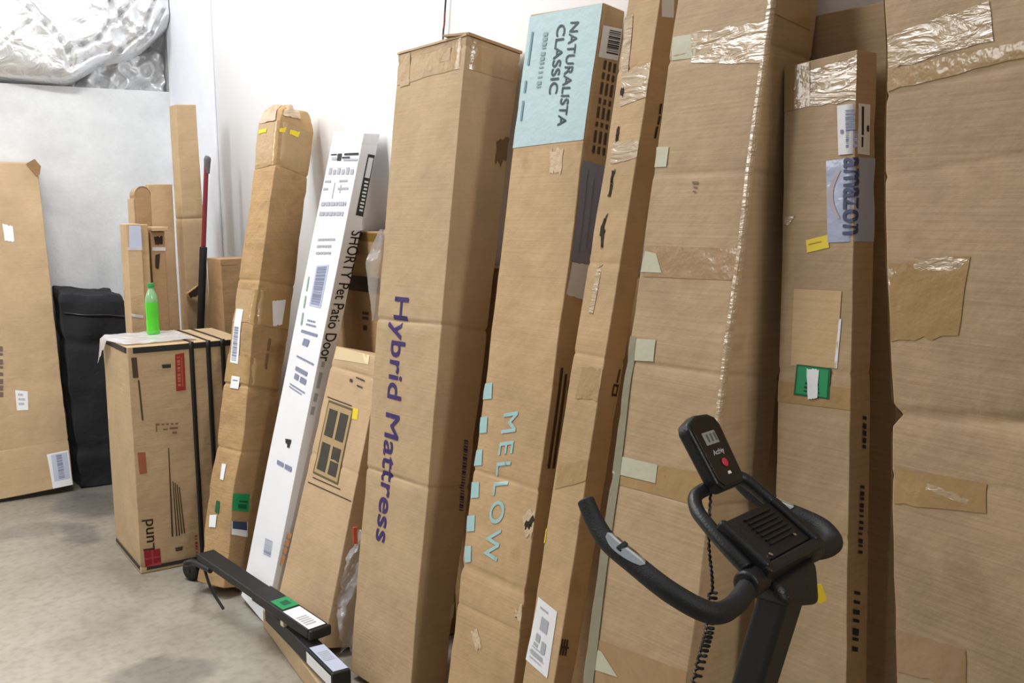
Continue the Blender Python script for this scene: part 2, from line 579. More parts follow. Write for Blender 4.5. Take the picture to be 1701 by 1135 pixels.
BLACK_STRAP = mat('black_strap', lin(28, 27, 27), 0.5)
BLACK_CLOTH = mat('black_bag_cloth', lin(26, 27, 32), 0.85, bump=0.4, bscale=30)
CHROME = mat('chrome', lin(214, 216, 218), 0.16, metal=1.0)
LCD = mat('grey_lcd', lin(150, 152, 144), 0.3)
RED_BUTTON = mat('red_button', lin(206, 50, 70), 0.4)
TORN_DARK = mat('torn_hole_dark', lin(52, 38, 26), 0.9)
TORN_PALE = mat('torn_fibre', lin(206, 184, 150), 0.8, bump=0.4, bscale=60)
FILM = mat('clear_film', lin(226, 230, 236), 0.10, coat=1.0, alpha=0.30, bump=0.5, bscale=30)
MILKY_FILM = mat('milky_film', lin(228, 228, 232), 0.3, coat=0.4, alpha=0.72, bump=0.5, bscale=24)


# ------------------------------------------------------------------ setting
def floor_material():
    m = bpy.data.materials.new('concrete_floor'); m.use_nodes = True
    nt = m.node_tree; b = nt.nodes['Principled BSDF']; L = nt.links
    b.inputs['Roughness'].default_value = 0.5
    tc = nt.nodes.new('ShaderNodeTexCoord')
    n1 = nt.nodes.new('ShaderNodeTexNoise'); n1.inputs['Scale'].default_value = 1.7; n1.inputs['Detail'].default_value = 8; n1.inputs['Roughness'].default_value = 0.62
    L.new(tc.outputs['Object'], n1.inputs['Vector'])
    r = nt.nodes.new('ShaderNodeValToRGB'); e = r.color_ramp.elements
    e[0].position = 0.30; e[0].color = lin(172, 166, 152); e[1].position = 0.62; e[1].color = lin(206, 200, 186)
    L.new(n1.outputs['Fac'], r.inputs[0])
    n2 = nt.nodes.new('ShaderNodeTexNoise'); n2.inputs['Scale'].default_value = 28; n2.inputs['Detail'].default_value = 6
    L.new(tc.outputs['Object'], n2.inputs['Vector'])
    r2 = nt.nodes.new('ShaderNodeValToRGB'); e = r2.color_ramp.elements
    e[0].position = 0.32; e[0].color = (0.74, 0.73, 0.71, 1); e[1].position = 0.55; e[1].color = (1, 1, 1, 1)
    L.new(n2.outputs['Fac'], r2.inputs[0])
    mx = nt.nodes.new('ShaderNodeMix'); mx.data_type = 'RGBA'; mx.blend_type = 'MULTIPLY'; mx.inputs[0].default_value = 0.7
    L.new(r.outputs['Color'], mx.inputs[6]); L.new(r2.outputs['Color'], mx.inputs[7])
    cur = mx.outputs[2]
    # darker patches on the slab, each with its own outline
    warp = nt.nodes.new('ShaderNodeTexNoise'); warp.inputs['Scale'].default_value = 5; warp.inputs['Detail'].default_value = 4
    L.new(tc.outputs['Object'], warp.inputs['Vector'])
    vm = nt.nodes.new('ShaderNodeVectorMath'); vm.operation = 'MULTIPLY_ADD'; vm.inputs[1].default_value = (0.22, 0.22, 0); 
    L.new(warp.outputs['Color'], vm.inputs[0]); L.new(tc.outputs['Object'], vm.inputs[2])
    for (px, py, rx, ry, dark) in ((150, 838, .16, .26, .62), (128, 885, .10, .20, .66), (268, 1118, .17, .13, .66), (60, 880, .2, .12, .8), (210, 960, .05, .3, .86)):
        P = on_plane(px, py, 2, 0)
        mp = nt.nodes.new('ShaderNodeMapping'); mp.vector_type = 'POINT'
        mp.inputs['Location'].default_value = (-(P.x+.11)/rx, -(P.y+.11)/ry, 0); mp.inputs['Scale'].default_value = (1/rx, 1/ry, 0)
        L.new(vm.outputs[0], mp.inputs['Vector'])
        ln = nt.nodes.new('ShaderNodeVectorMath'); ln.operation = 'LENGTH'; L.new(mp.outputs[0], ln.inputs[0])
        mr = nt.nodes.new('ShaderNodeMapRange'); mr.inputs[1].default_value = 0.75; mr.inputs[2].default_value = 1.15; mr.inputs[3].default_value = 1; mr.inputs[4].default_value = 0
        L.new(ln.outputs['Value'], mr.inputs[0])
        mm = nt.nodes.new('ShaderNodeMix'); mm.data_type = 'RGBA'; mm.blend_type = 'MULTIPLY'
        mm.inputs[7].default_value = (dark, dark, dark*1.03, 1)
        L.new(mr.outputs[0], mm.inputs[0]); L.new(cur, mm.inputs[6]); cur = mm.outputs[2]
    L.new(cur, b.inputs['Base Color'])
    bp = nt.nodes.new('ShaderNodeBump'); bp.inputs['Strength'].default_value = 0.15; bp.inputs['Distance'].default_value = 0.01
    L.new(n2.outputs['Fac'], bp.inputs['Height']); L.new(bp.outputs['Normal'], b.inputs['Normal'])
    return m


def wall_material(name, a, b_, blocks=False):
    m = bpy.data.materials.new(name); m.use_nodes = True
    nt = m.node_tree; b = nt.nodes['Principled BSDF']; L = nt.links
    b.inputs['Roughness'].default_value = 0.75
    tc = nt.nodes.new('ShaderNodeTexCoord')
    n1 = nt.nodes.new('ShaderNodeTexNoise'); n1.inputs['Scale'].default_value = 3.5; n1.inputs['Detail'].default_value = 9; n1.inputs['Roughness'].default_value = 0.7
    L.new(tc.outputs['Object'], n1.inputs['Vector'])
    r = nt.nodes.new('ShaderNodeValToRGB'); e = r.color_ramp.elements
    e[0].position = 0.3; e[0].color = a; e[1].position = 0.62; e[1].color = b_
    L.new(n1.outputs['Fac'], r.inputs[0]); L.new(r.outputs['Color'], b.inputs['Base Color'])
    bp = nt.nodes.new('ShaderNodeBump'); bp.inputs['Strength'].default_value = 0.25 if blocks else 0.06; bp.inputs['Distance'].default_value = 0.01
    n2 = nt.nodes.new('ShaderNodeTexNoise'); n2.inputs['Scale'].default_value = 40; n2.inputs['Detail'].default_value = 5
    L.new(tc.outputs['Object'], n2.inputs['Vector']); L.new(n2.outputs['Fac'], bp.inputs['Height']); L.new(bp.outputs['Normal'], b.inputs['Normal'])
    return m


XW, YB = 1.838, 6.34
structure(box_mesh('floor', (-3.2, -1.2, -0.12), (1.98, 6.6, 0.0), floor_material(), bev=0))
WALL_W = wall_material('white_painted_wall', lin(248, 249, 253), lin(252, 253, 255))
structure(box_mesh('wall_right', (XW, -1.2, 0.0), (XW+0.15, 6.6, 4.4), WALL_W, bev=0))
structure(box_mesh('wall_back', (-3.2, YB, 0.0), (XW, YB+0.2, 2.27), wall_material('grey_white_block_wall', lin(206, 208, 210), lin(224, 226, 228), True), bev=0.004))
structure(box_mesh('corner_strip_1', (XW-0.012, 5.52, 0.0), (XW, YB, 4.4), wall_material('pale_grey_corner_strip', lin(226, 229, 238), lin(234, 237, 244)), bev=0.003))  # thin strip by the corner, slightly greyer than the wall

# silver foil blanket bulging out above the block wall
FOIL = bpy.data.materials.new('silver_foil'); FOIL.use_nodes = True
_nt = FOIL.node_tree; _b = _nt.nodes['Principled BSDF']
_b.inputs['Base Color'].default_value = lin(236, 237, 238); _b.inputs['Metallic'].default_value = 0.62; _b.inputs['Roughness'].default_value = 0.40
_tc = _nt.nodes.new('ShaderNodeTexCoord'); _n = _nt.nodes.new('ShaderNodeTexNoise'); _n.inputs['Scale'].default_value = 9; _n.inputs['Detail'].default_value = 5; _n.inputs['Distortion'].default_value = 1.2
_nt.links.new(_tc.outputs['Object'], _n.inputs['Vector'])
_bp = _nt.nodes.new('ShaderNodeBump'); _bp.inputs['Strength'].default_value = 0.7; _bp.inputs['Distance'].default_value = 0.03
_nt.links.new(_n.outputs['Fac'], _bp.inputs['Height']); _nt.links.new(_bp.outputs['Normal'], _b.inputs['Normal'])
foil = thing('insulation_blanket', 'silver foil insulation blanket bulging out above the grey back wall', 'insulation', (0.4, 6.4, 2.27))


def ridge(P, k, sd):
    return 1-abs(noise.noise(P*k+Vector((sd, sd*2, sd*3))))*2.2


SEAMS = []
for pts, wd, dp in (([(30, -8), (51, 15), (77, 41), (102, 69), (112, 84), (115, 112)], .016, .05), ([(115, 79), (138, 74), (163, 64), (181, 38), (184, 0)], .016, .055),
                    ([(255, 0), (245, 20), (237, 51), (199, 84), (176, 107)], .013, .05), ([(222, 0), (199, 23), (189, 43)], .012, .045), ([(268, 20), (250, 56), (228, 80)], .010, .04),
                    ([(0, 78), (20, 60), (45, 40)], .012, .03), ([(184, 0), (205, 40), (236, 60)], .010, .035), ([(120, 110), (150, 95), (180, 84)], .012, .03), ([(-60, 40), (-20, 100)], .02, .05)):
    q = [on_plane(x, y, 1, 6.26) for x, y in pts]
    for k in range(len(q)-1):
        SEAMS.append((q[k].x, q[k].z, q[k+1].x, q[k+1].z, wd, dp))
SWAG = [on_plane(x, y, 1, 6.26) for x, y in ((100, 143), (128, 135), (176, 107), (217, 98), (245, 84), (284, 50))]


def swag_low(x):
    if x <= SWAG[0].x: return 2.275
    for a, c in zip(SWAG, SWAG[1:]):
        if x <= c.x: return max(2.275, a.z+(c.z-a.z)*(x-a.x)/(c.x-a.x))
    return SWAG[-1].z


def foil_front(u, v):
    x = -2.4+u*4.22
    lo = swag_low(x)
    z = lo+v*(4.2-lo)
    h = z-lo
    P = Vector((x, 0, z))
    y = 6.335-0.10*(1-math.exp(-h/0.05))*math.exp(-h/1.5)
    y += 0.045*noise.noise(P*2.4+Vector((4, 0, 9)))
    for x0, z0, x1, z1, wd, dp in SEAMS:
        dx, dz = x1-x0, z1-z0
        k = max(0, min(1, ((x-x0)*dx+(z-z0)*dz)/(dx*dx+dz*dz)))
        dd = math.hypot(x-x0-k*dx, z-z0-k*dz)+0.018*noise.noise(P*6)
        y += dp*math.exp(-(dd/wd)**2)-0.35*dp*math.exp(-(dd/(3.2*wd))**2)
    near = math.exp(-((x-1.62)/0.30)**2)
    y -= (0.004+0.018*near)*ridge(P, 8.0, 3.1)*min(1, h/0.1)
    y += 0.012*near*noise.noise(P*20)
    if h < 0.03: y += 0.06*(1-h/0.03)
    return Vector((x, min(y, 6.47), z))


def foil_back(u, v):
    x = 0.75+u*1.08; z = 2.275+v*0.6
    P = Vector((x, 0, z))
    return Vector((x, 6.44+0.05*noise.noise(P*12)+0.11*ridge(P, 12, 7.7)*noise.noise(P*8), z))


def sheet(name, fn, nu, nv, m, parent):
    V = [fn(i/nu, j/nv) for j in range(nv+1) for i in range(nu+1)]
    Fs = [(j*(nu+1)+i, j*(nu+1)+i+1, (j+1)*(nu+1)+i+1, (j+1)*(nu+1)+i) for j in range(nv) for i in range(nu)]
    return link_mesh(name, V, Fs, m, parent)


sheet('foil_sheet', foil_front, 420, 200, FOIL, foil)
sheet('foil_lining', foil_back, 130, 80, FOIL, foil)

# cable hanging down the white wall
cable = thing('wall_cable', 'thin dark cable with a red stretch hanging down the white wall', 'cable', on_plane(737, 62, 0, 1.82))
cp = [on_plane(x, y, 0, 1.823) for x, y in ((743, -60), (741, -10), (739, 20))]
tube('cable_sheath', cp, 0.0035, mat('grey_cable', lin(70, 66, 66), 0.5), cable, seg=8)
tube('cable_sheath', [on_plane(x, y, 0, 1.823) for x, y in ((739, 20), (738, 40), (737, 47))], 0.0036, mat('red_cable', lin(150, 66, 72), 0.5), cable, seg=8)['label'] = 'red length of cable'
tube('cable_sheath', [on_plane(x, y, 0, 1.823) for x, y in ((737, 47), (736, 62), (735, 120))], 0.0035, MATS['grey_cable'], cable, seg=8)

# ------------------------------------------------------------------ fitted cartons
FIT = {
    'M': {'FNb': (1.355, 2.56, 0.0272), 'FNt': (1.631, 2.598, 2.06), 'FLb': (1.324, 2.905, 0.0278), 'FLt': (1.586, 2.95, 2.042), 'BNb': (1.507, 2.604, 0.0003), 'BNt': (1.827, 2.6, 2.019), 'BLb': (1.476, 2.949, 0.001), 'BLt': (1.795, 2.951, 2.001)},
    'N': {'FNb': (1.338, 2.038, 0.0192), 'FNt': (1.738, 2.096, 2.079), 'FLb': (1.315, 2.308, 0.017), 'FLt': (1.703, 2.377, 2.089), 'BNb': (1.432, 2.045, 0.002), 'BNt': (1.825, 2.109, 2.067), 'BLb': (1.41, 2.314, 0), 'BLt': (1.789, 2.39, 2.078)},
    'T': {'FNb': (1.285, 1.825, 0.0143), 'FNt': (1.761, 1.849, 2.268), 'FLb': (1.282, 1.946, 0.0136), 'FLt': (1.759, 1.969, 2.267), 'BNb': (1.344, 1.83, 0.0007), 'BNt': (1.827, 1.847, 2.254), 'BLb': (1.341, 1.951, 0.0001), 'BLt': (1.826, 1.968, 2.253)},
    'B': {'FNb': (1.279, 1.38, 0.0302), 'FNt': (1.69, 1.443, 2.241), 'FLb': (1.252, 1.676, 0.0256), 'FLt': (1.691, 1.729, 2.236), 'BNb': (1.491, 1.389, 0.0047), 'BNt': (1.826, 1.448, 2.216), 'BLb': (1.463, 1.685, 0.0001), 'BLt': (1.827, 1.735, 2.211)},
    'Z': {'FNb': (1.454, 1.054, 0.0264), 'FNt': (1.678, 1.257, 1.844), 'FLb': (1.444, 1.226, 0.0085), 'FLt': (1.671, 1.428, 1.832), 'BNb': (1.52, 1.057, 0.0179), 'BNt': (1.745, 1.261, 1.844), 'BLb': (1.51, 1.229, 0), 'BLt': (1.738, 1.432, 1.832)},
    'Q': {'FNb': (1.79, 1.216, 0), 'FNt': (1.79, 1.216, 1.95), 'FLb': (1.79, 1.62, 0), 'FLt': (1.79, 1.62, 1.95), 'BNb': (1.834, 1.216, 0), 'BNt': (1.834, 1.216, 1.95), 'BLb': (1.834, 1.62, 0), 'BLt': (1.834, 1.62, 1.95)},
    'G': {'FNb': (1.407, 0.0287, 0.1201), 'FNt': (1.568, 0.295, 2.413), 'FLb': (1.456, 0.9215, 0.013), 'FLt': (1.617, 1.188, 2.306), 'BNb': (1.614, 0.0159, 0.1071), 'BNt': (1.775, 0.2821, 2.4), 'BLb': (1.663, 0.9086, 0), 'BLt': (1.824, 1.175, 2.293)},
    'S': {'FNb': (1.253, 3.497, 0), 'FNt': (1.744, 3.529, 1.837), 'FLb': (1.252, 3.753, 0.0283), 'FLt': (1.736, 3.789, 1.861), 'BNb': (1.322, 3.502, 0.0001), 'BNt': (1.815, 3.532, 1.838), 'BLb': (1.321, 3.759, 0.0305), 'BLt': (1.807, 3.793, 1.862)},
    'K': {'FNb': (1.201, 3.815, 0.0507), 'FNt': (1.646, 4.097, 2.008), 'FLb': (1.147, 3.976, 0.047), 'FLt': (1.614, 4.244, 2.004), 'BNb': (1.353, 3.873, 0.0118), 'BNt': (1.82, 4.14, 1.959), 'BLb': (1.299, 4.035, 0.008), 'BLt': (1.788, 4.286, 1.956)},
    'W': {'FNb': (1.31, 3.09, 0.0399), 'FNt': (1.571, 3.095, 1.033), 'FLb': (1.278, 3.462, 0.0482), 'FLt': (1.561, 3.452, 1.039), 'BNb': (1.452, 3.104, 0), 'BNt': (1.724, 3.101, 0.9931), 'BLb': (1.419, 3.477, 0.0083), 'BLt': (1.714, 3.457, 0.9987)}}


def sticker(bx, par, face, q, m, name='sticker', rows=None, ink=None, **kw):
    o = bx.patch(par, name, m, face, q, **kw)
    if rows:
        bx.bars(o, 'printing', ink or BLACK_INK, face, q, rows)
    return o


def carton(key, label, material, seed, group=None, base=None, **kw):
    c = FIT[key] if isinstance(key, str) else key
    bx = Carton(c, seed, **{k: v for k, v in kw.items() if k in ('amp', 'freq', 'folds', 'crush', 'edge')})
    base = Vector(base or ((Vector(c['FNb'])+Vector(c['BLb']))*0.5))
    base.z = 0
    t = thing('cardboard_box', label, 'box', base, group)
    bx.root = t
    bx.card = bx.body(t, material, **{k: v for k, v in kw.items() if k in ('bev', 'skip_top', 'step')})
    return bx, t


# --- the tall carton with purple lettering
M, t = carton('M', 'tall square brown carton with large purple lettering down its face', KRAFT, 1, folds=((0.578, 0.006), (0.335, 0.006), (0.985, 0.004)), amp=0.004, edge=0.004)
M.text(t, 'Hybrid Mattress', PURPLE_INK, 'F', (658, 492), (624, 897), (681, 494), bold=0.012)
sticker(M, t, 'W', [(0.02, 0.998), (1+0.96*M.d/M.w, 0.998), (1+0.96*M.d/M.w, 0.955), (0.02, 0.95)], TAN_TAPE, 'packing_tape', px=False, jag=0.002)
sticker(M, t, 'F', [(666, 92), (682, 88), (680, 142), (664, 146)], TAN_TAPE, 'packing_tape', off=0.002)
sticker(M, t, 'F', [(730, 82), (750, 78), (748, 100), (729, 104)], TAN_TAPE, 'packing_tape', off=0.002)
for (s0, s1, t0) in ((0.0, 1.0, 0.0),):
    # lid flaps: board edges standing a little proud of the top
    c = M
    V = []
    for s in [i/14 for i in range(15)]:
        p = M.surf('F', s, 1.0); n = M.nF
        w = 0.004+0.004*noise.noise(Vector((s*5, 0, 3)))
        V.append((p+n*w-M.nT*0.003, p+n*w+M.nT*0.004, p-n*0.05+M.nT*0.005, p-n*0.05+M.nT*0.001))
    vs = [q for r in V for q in r]; fs = []
    for i in range(14):
        for k in range(4): fs.append((i*4+k, i*4+(k+1) % 4, (i+1)*4+(k+1) % 4, (i+1)*4+k))
    fs += [(3, 2, 1, 0), tuple(14*4+k for k in range(4))]
    recalc(link_mesh('lid_flap', vs, fs, KRAFT, t, smooth=False))
    V = []
    for s in [i/10 for i in range(11)]:
        p = M.surf('N', s, 1.0); n = M.nN
        w = 0.005+0.003*noise.noise(Vector((s*5, 2, 3)))
        V.append((p+n*w-M.nT*0.001, p+n*w+M.nT*0.008, p-n*0.10+M.nT*0.010, p-n*0.10+M.nT*0.004))
    vs = [q for r in V for q in r]; fs = []
    for i in range(10):
        for k in range(4): fs.append((i*4+k, i*4+(k+1) % 4, (i+1)*4+(k+1) % 4, (i+1)*4+k))
    fs += [(3, 2, 1, 0), tuple(10*4+k for k in range(4))]
    recalc(link_mesh('lid_flap', vs, fs, KRAFT_SIDE, t, smooth=False))
M.bars(t, 'printing', PURPLE_INK, 'N', [(770, 730), (779, 733), (769, 852), (760, 850)], barcode_rows(0.1, 0, 0.85, 1, RND, 26, False))
sticker(M, t, 'N', [(826, 232), (848, 228), (842, 268), (822, 272)], mat('grey_scuff', lin(120, 96, 68), 0.8), 'scuff_mark', jag=0.014)
sticker(M, t, 'N', [(752, 1004), (760, 1003), (755, 1030), (748, 1029)], TORN_PALE, 'scuff_mark', jag=0.006)

# --- carton with a teal printed head
N, t = carton('N', 'long carton with pale teal printed head and a column of teal letters lower down', KRAFT_WARM, 2, folds=((0.385, 0.004), (0.255, 0.007, 0.012), (0.205, 0.003)), amp=0.004, edge=0.006)
q = [(879, 28), (1001, 4), (977, 233), (849, 247)]
tp = sticker(N, t, 'F', q, TEAL_PRINT, 'printed_head')
N.text(tp, 'NATURALISTA', NAVY_TEXT, 'F', (948, 37), (928, 211), (962, 36), bold=0.012, off=0.003)
N.text(tp, 'CLASSIC', NAVY_TEXT, 'F', (926, 42), (913, 158), (940, 40), bold=0.012, off=0.003)
N.bars(tp, 'printing', mat('pale_grey_blue_ink', lin(140, 166, 172), 0.6), 'F', [(902, 55), (916, 53), (904, 150), (890, 152)], barcode_rows(0.1, 0, 0.6, 1, RND, 12, False), off=0.003)
N.bars(tp, 'printing', mat('soft_teal_ink', lin(110, 150, 160), 0.6), 'F', [(884, 50), (887, 50), (866, 218), (863, 218)], [(0, 0.02, 1, .35), (0, .5, 1, .62), (0, .7, 1, .9)], off=0.003)
N.text(t, 'MELLOW', TEAL_INK, 'F', (838, 688), (803, 934), (862, 684), bold=0.012, sp=1.32)
for (x, y, dx) in ((810, 650, 8), (803, 706, 7), (795, 760, 7), (790, 814, 7), (783, 870, 7), (778, 921, 6)):
    sticker(N, t, 'F', [(x-dx+1, y-13), (x+dx, y-14), (x+dx-1, y+13), (x-dx, y+14)], TEAL_INK, 'printed_symbol', off=0.0018)
sticker(N, t, 'F', [(915, 252), (938, 250), (932, 288), (914, 290)], TORN_PALE, 'torn_patch', jag=0.008)
sticker(N, t, 'F', [(783, 1050), (794, 1046), (800, 1078), (790, 1080)], TORN_PALE, 'torn_patch', jag=0.006)
sticker(N, t, 'F', [(868, 858), (893, 842), (890, 890), (872, 890)], TORN_PALE, 'torn_patch', jag=0.01)
sticker(N, t, 'F', [(872, 866), (892, 856), (884, 872), (872, 880)], TORN_DARK, 'torn_hole', jag=0.008, off=0.002)
sticker(N, t, 'F', [(853, 1014), (874, 1004), (868, 1050), (858, 1030)], TORN_PALE, 'torn_patch', jag=0.008)
s = N.st('N', 1004, 48)[1]
lb = N.patch(t, 'label', PAPER, 'N', [(0.12, 0.972), (0.97, 0.976), (0.97, 0.935), (0.10, 0.931)], px=False)
N.bars(lb, 'barcode', BLACK_INK, 'N', [(0.12, 0.972), (0.97, 0.976), (0.97, 0.935), (0.10, 0.931)], barcode_rows(.35, .1, .95, .85, RND, 12, False), px=False)
N.bars(t, 'printing', BROWN_INK, 'N', [(0.15, 0.93), (0.95, 0.93), (0.95, 0.81), (0.15, 0.81)], [(0.30+.27*k, a, 0.42+.27*k, min(1, a+h)) for k in range(3) for a, h in ((0.0, .10), (.13, .07), (.23, .13), (.40, .06), (.49, .12), (.65, .05), (.74, .13), (.9, .08))], px=False)
st_ = N.patch(t, 'sticker', GREY_STICKER, 'N', [(0.04, 0.80), (0.97, 0.80), (0.97, 0.675), (0.04, 0.675)], px=False)
N.bars(st_, 'printing', SLATE_INK, 'N', [(0.04, 0.80), (0.97, 0.80), (0.97, 0.675), (0.04, 0.675)], [(.3, .1, .38, .9), (.6, .15, .66, .85)], px=False)
st_ = N.patch(t, 'sticker', PAPER, 'N', [(0.1, 0.674), (0.9, 0.674), (0.9, 0.628), (0.05, 0.634)], px=False, jag=0.002)
N.bars(t, 'printing', BROWN_INK, 'N', [(0.2, 0.54), (0.95, 0.54), (0.95, 0.41), (0.2, 0.41)], [(0.02+.25*k, .06*k, 0.15+.25*k, .98) for k in range(4)], px=False)

# --- thin long carton
T, t = carton('T', 'thin square section carton with torn holes, nearest left of the widest taped carton', KRAFT_WARM, 3, folds=((0.62, 0.003), (0.52, 0.003), (0.83, 0.003)), amp=0.0035, edge=0.006)
for q in ([(1031, 146), (1037, 147), (1036, 160), (1030, 160)], [(1024, 214), (1029, 210), (1026, 234), (1021, 234)], [(1016, 284), (1021, 282), (1016, 304), (1013, 304)], [(1013, 305), (1018, 305), (1013, 328), (1010, 326)], [(1002, 366), (1010, 354), (1002, 384), (996, 380)], [(997, 378), (1005, 380), (1001, 412), (998, 412)]):
    sticker(T, t, 'F', q, TORN_DARK, 'torn_hole', jag=0.006, off=0.0016)
for q in ([(1033, 120), (1092, 100), (1085, 160), (1029, 178)], [(1016, 236), (1062, 232), (1060, 262), (1013, 272)], [(993, 440), (1000, 440), (985, 520), (978, 520)], [(1038, 30), (1054, 26), (1044, 120), (1032, 120)]):
    sticker(T, t, 'F', q, GLOSS_TAPE, 'clear_tape', jag=0.004)
for q in ([(968, 610), (1010, 612), (1003, 668), (956, 662)], [(930, 770), (984, 764), (975, 800), (922, 812)]):
    sticker(T, t, 'F', q, TAN_TAPE, 'packing_tape', jag=0.003)
q = [(894, 991), (926, 1016), (910, 1127), (873, 1095)]
lb = sticker(T, t, 'F', q, PAPER, 'label')
T.bars(lb, 'printing', GREY_INK, 'F', q, [(.35, .22, .7, .42), (.2, .1, .6, .13), (.25, .5, .45, .62), (.2, .65, .4, .7), (.55, .55, .75, .72), (.1, .8, .7, .83)]+text_rows(4, RND, .15, .85, .72, .95, .3))
T.bars(t, 'printing', BLACK_INK, 'N', [(1096, 172), (1104, 174), (1092, 232), (1084, 230)], [(.1, 0, .5, .3), (.2, .35, .6, .6), (.1, .66, .5, 1)])
T.bars(t, 'printing', BROWN_INK, 'N', [(1022, 612), (1034, 614), (1024, 664), (1012, 662)], [(.5, 0, .7, .45), (.2, .5, .9, .58), (.2, .5, .35, .9), (.2, .82, .9, .9), (.75, .5, .9, .9)])
T.bars(t, 'printing', BROWN_INK, 'N', [(931, 1060), (948, 1062), (944, 1092), (926, 1090)], [(.1, 0, .25, .9), (.35, 0, .5, .9), (.6, 0, .75, .9), (.1, .4, .9, .5)])
sticker(T, t, 'F', [(903, 878), (909, 878), (906, 902), (900, 902)], YELLOW, 'yellow_sticker')
lb = sticker(T, t, 'N', [(1099, -40), (1122, -40), (1120, 30), (1100, 28)], PAPER, 'label')

# --- widest taped carton
B, t = carton('B', 'wide tall carton with wrinkled clear tape and pale sage tape tabs, behind the bike handlebars', KRAFT_DULL, 4, folds=((0.835, 0.004), (0.72, 0.003), (0.53, 0.003), (0.41, 0.005)), amp=0.005, edge=0.005)
bq = [(1118, 66), (1268, 42), (1262, 106), (1112, 112)]
sticker(B, t, 'F', [(1119, 62), (1160, 56), (1154, 98), (1114, 102)], SAGE_TAPE, 'sage_tape')
sticker(B, t, 'F', [(1150, 56), (1276, 36), (1268, 104), (1148, 108)], GLOSS_TAPE, 'clear_tape', jag=0.004)
sticker(B, t, 'F', [(1074, 408), (1234, 414), (1230, 468), (1068, 460)], BROWN_TAPE, 'packing_tape', off=0.001)
sticker(B, t, 'F', [(1036, 762), (1196, 792), (1190, 850), (1026, 806)], TAN_TAPE, 'packing_tape', off=0.001)
sticker(B, t, 'F', [(994, 1062), (1144, 1118), (1140, 1190), (988, 1130)], BROWN_TAPE, 'packing_tape', off=0.001)
for q in ([(1090, 246), (1111, 245), (1107, 278), (1086, 279)], [(1072, 417), (1090, 421), (1099, 454), (1064, 452)], [(1052, 564), (1090, 566), (1086, 602), (1046, 600)], [(1022, 756), (1092, 772), (1088, 803), (1016, 786)], [(994, 1078), (1000, 1082), (1027, 1124), (986, 1110)]):
    sticker(B, t, 'F', q, SAGE_TAPE, 'sage_tape', off=0.002)
sticker(B, t, 'F', [(1048, 560), (1058, 562), (986, 1135), (968, 1135)], SAGE_EDGE, 'edge_strip', off=0.0026)
e0 = B.st('F', 1279, 30)[1]
sticker(B, t, 'W', [(0.955, 1.0), (1.05, 1.0), (1.04, 0.42), (0.965, 0.42)], GLOSS_TAPE, 'edge_tape', px=False, jag=0.0015)
sticker(B, t, 'N', [(1285, 20), (1346, 50), (1346, -10), (1288, -60)], TAN_TAPE, 'packing_tape')
B.bars(t, 'printing', FAINT_INK, 'F', [(1150, 298), (1162, 298), (1161, 326), (1150, 326)], [(.1, .1, .9, .25), (.3, .4, .8, .5), (.2, .65, .6, .75)])

# --- narrow carton behind the labelled one
Q, t = carton('Q', 'plain brown carton standing behind the carton with the lavender tape', KRAFT_DULL, 5, amp=0.003, folds=((0.42, 0.003),))

# --- labelled carton
Z, t = carton('Z', 'slim carton with lavender tape, barcode label and green sticker, right of the bike', KRAFT_DULL, 6, folds=((0.49, 0.002), (0.66, 0.002)), amp=0.0025, edge=0.004, bev=0.0025)
sticker(Z, t, 'F', [(1347, 116), (1427, 92), (1428, 165), (1346, 178)], GLOSS_TAPE, 'clear_tape', jag=0.003)
sticker(Z, t, 'F', [(1304, 112), (1345, 102), (1346, 176), (1303, 186)], TAN_TAPE, 'packing_tape')
def wrap(bx, x0, y0, y1, over):
    a = bx.st('F', x0, y0); b_ = bx.st('F', x0+2, y1)
    r0 = bx.st('F', to_pixel(bx.flat(0, 0, a[1]))[0], y0-(to_pixel(bx.flat(0, 0, a[1]))[0]-x0)*0.14)
    r1 = bx.st('F', to_pixel(bx.flat(0, 0, b_[1]))[0], y1-(to_pixel(bx.flat(0, 0, b_[1]))[0]-x0)*0.04)
    return [(a[0], a[1]), (1.0+over*bx.d/bx.w, r0[1]), (1.0+over*bx.d/bx.w, r1[1]), (b_[0], b_[1])]
q = wrap(Z, 1372, 268, 404, 0.98)
tp = Z.patch(t, 'lavender_tape', LAVENDER, 'W', q, px=False, cut=0.012)
Z.text(tp, 'amazon', mat('navy_ink', lin(66, 72, 104), 0.55), 'W', (q[1][0]*0+0.86, q[0][1]*0+Z.st('F', 1412, 262)[1]), (0.86, Z.st('F', 1416, 390)[1]), (1.07, Z.st('F', 1412, 262)[1]), px=False, bold=0.02, off=0.003, xh=0.52)
arc = []
for k in range(15):
    w = k/14
    arc.append((0.80-0.12*math.sin(w*math.pi), Z.st('F', 1410, 282)[1]*(1-w)+Z.st('F', 1412, 362)[1]*w))
V = []; Fs = []
for k, (a, b_) in enumerate(arc):
    th = 0.016+0.02*math.sin(k/14*math.pi)
    V += [Z.surf('F', a-th, b_, 0.0022), Z.surf('F', a+th, b_, 0.0022)]
    if k: Fs.append((2*k-2, 2*k-1, 2*k+1, 2*k))
link_mesh('printed_arc', V, Fs, mat('pale_peach_ink', lin(186, 170, 176), 0.5), tp, smooth=False)['label'] = 'curved smile mark'
q = wrap(Z, 1391, 176, 258, 0.66)
lb = Z.patch(t, 'label', PAPER, 'W', q, px=False, cut=0.012, off=0.002)
Z.bars(lb, 'barcode', SLATE_INK, 'W', q, barcode_rows(.22, .12, .48, .88, RND, 24, False)+[(.08, .5, .16, .58)], px=False, off=0.003)
Z.bars(lb, 'printing', BLACK_INK, 'W', q, [(.66, .06, .74, .62), (.66, .66, .72, .86), (.86, .42, .95, .54)], px=False, off=0.003)
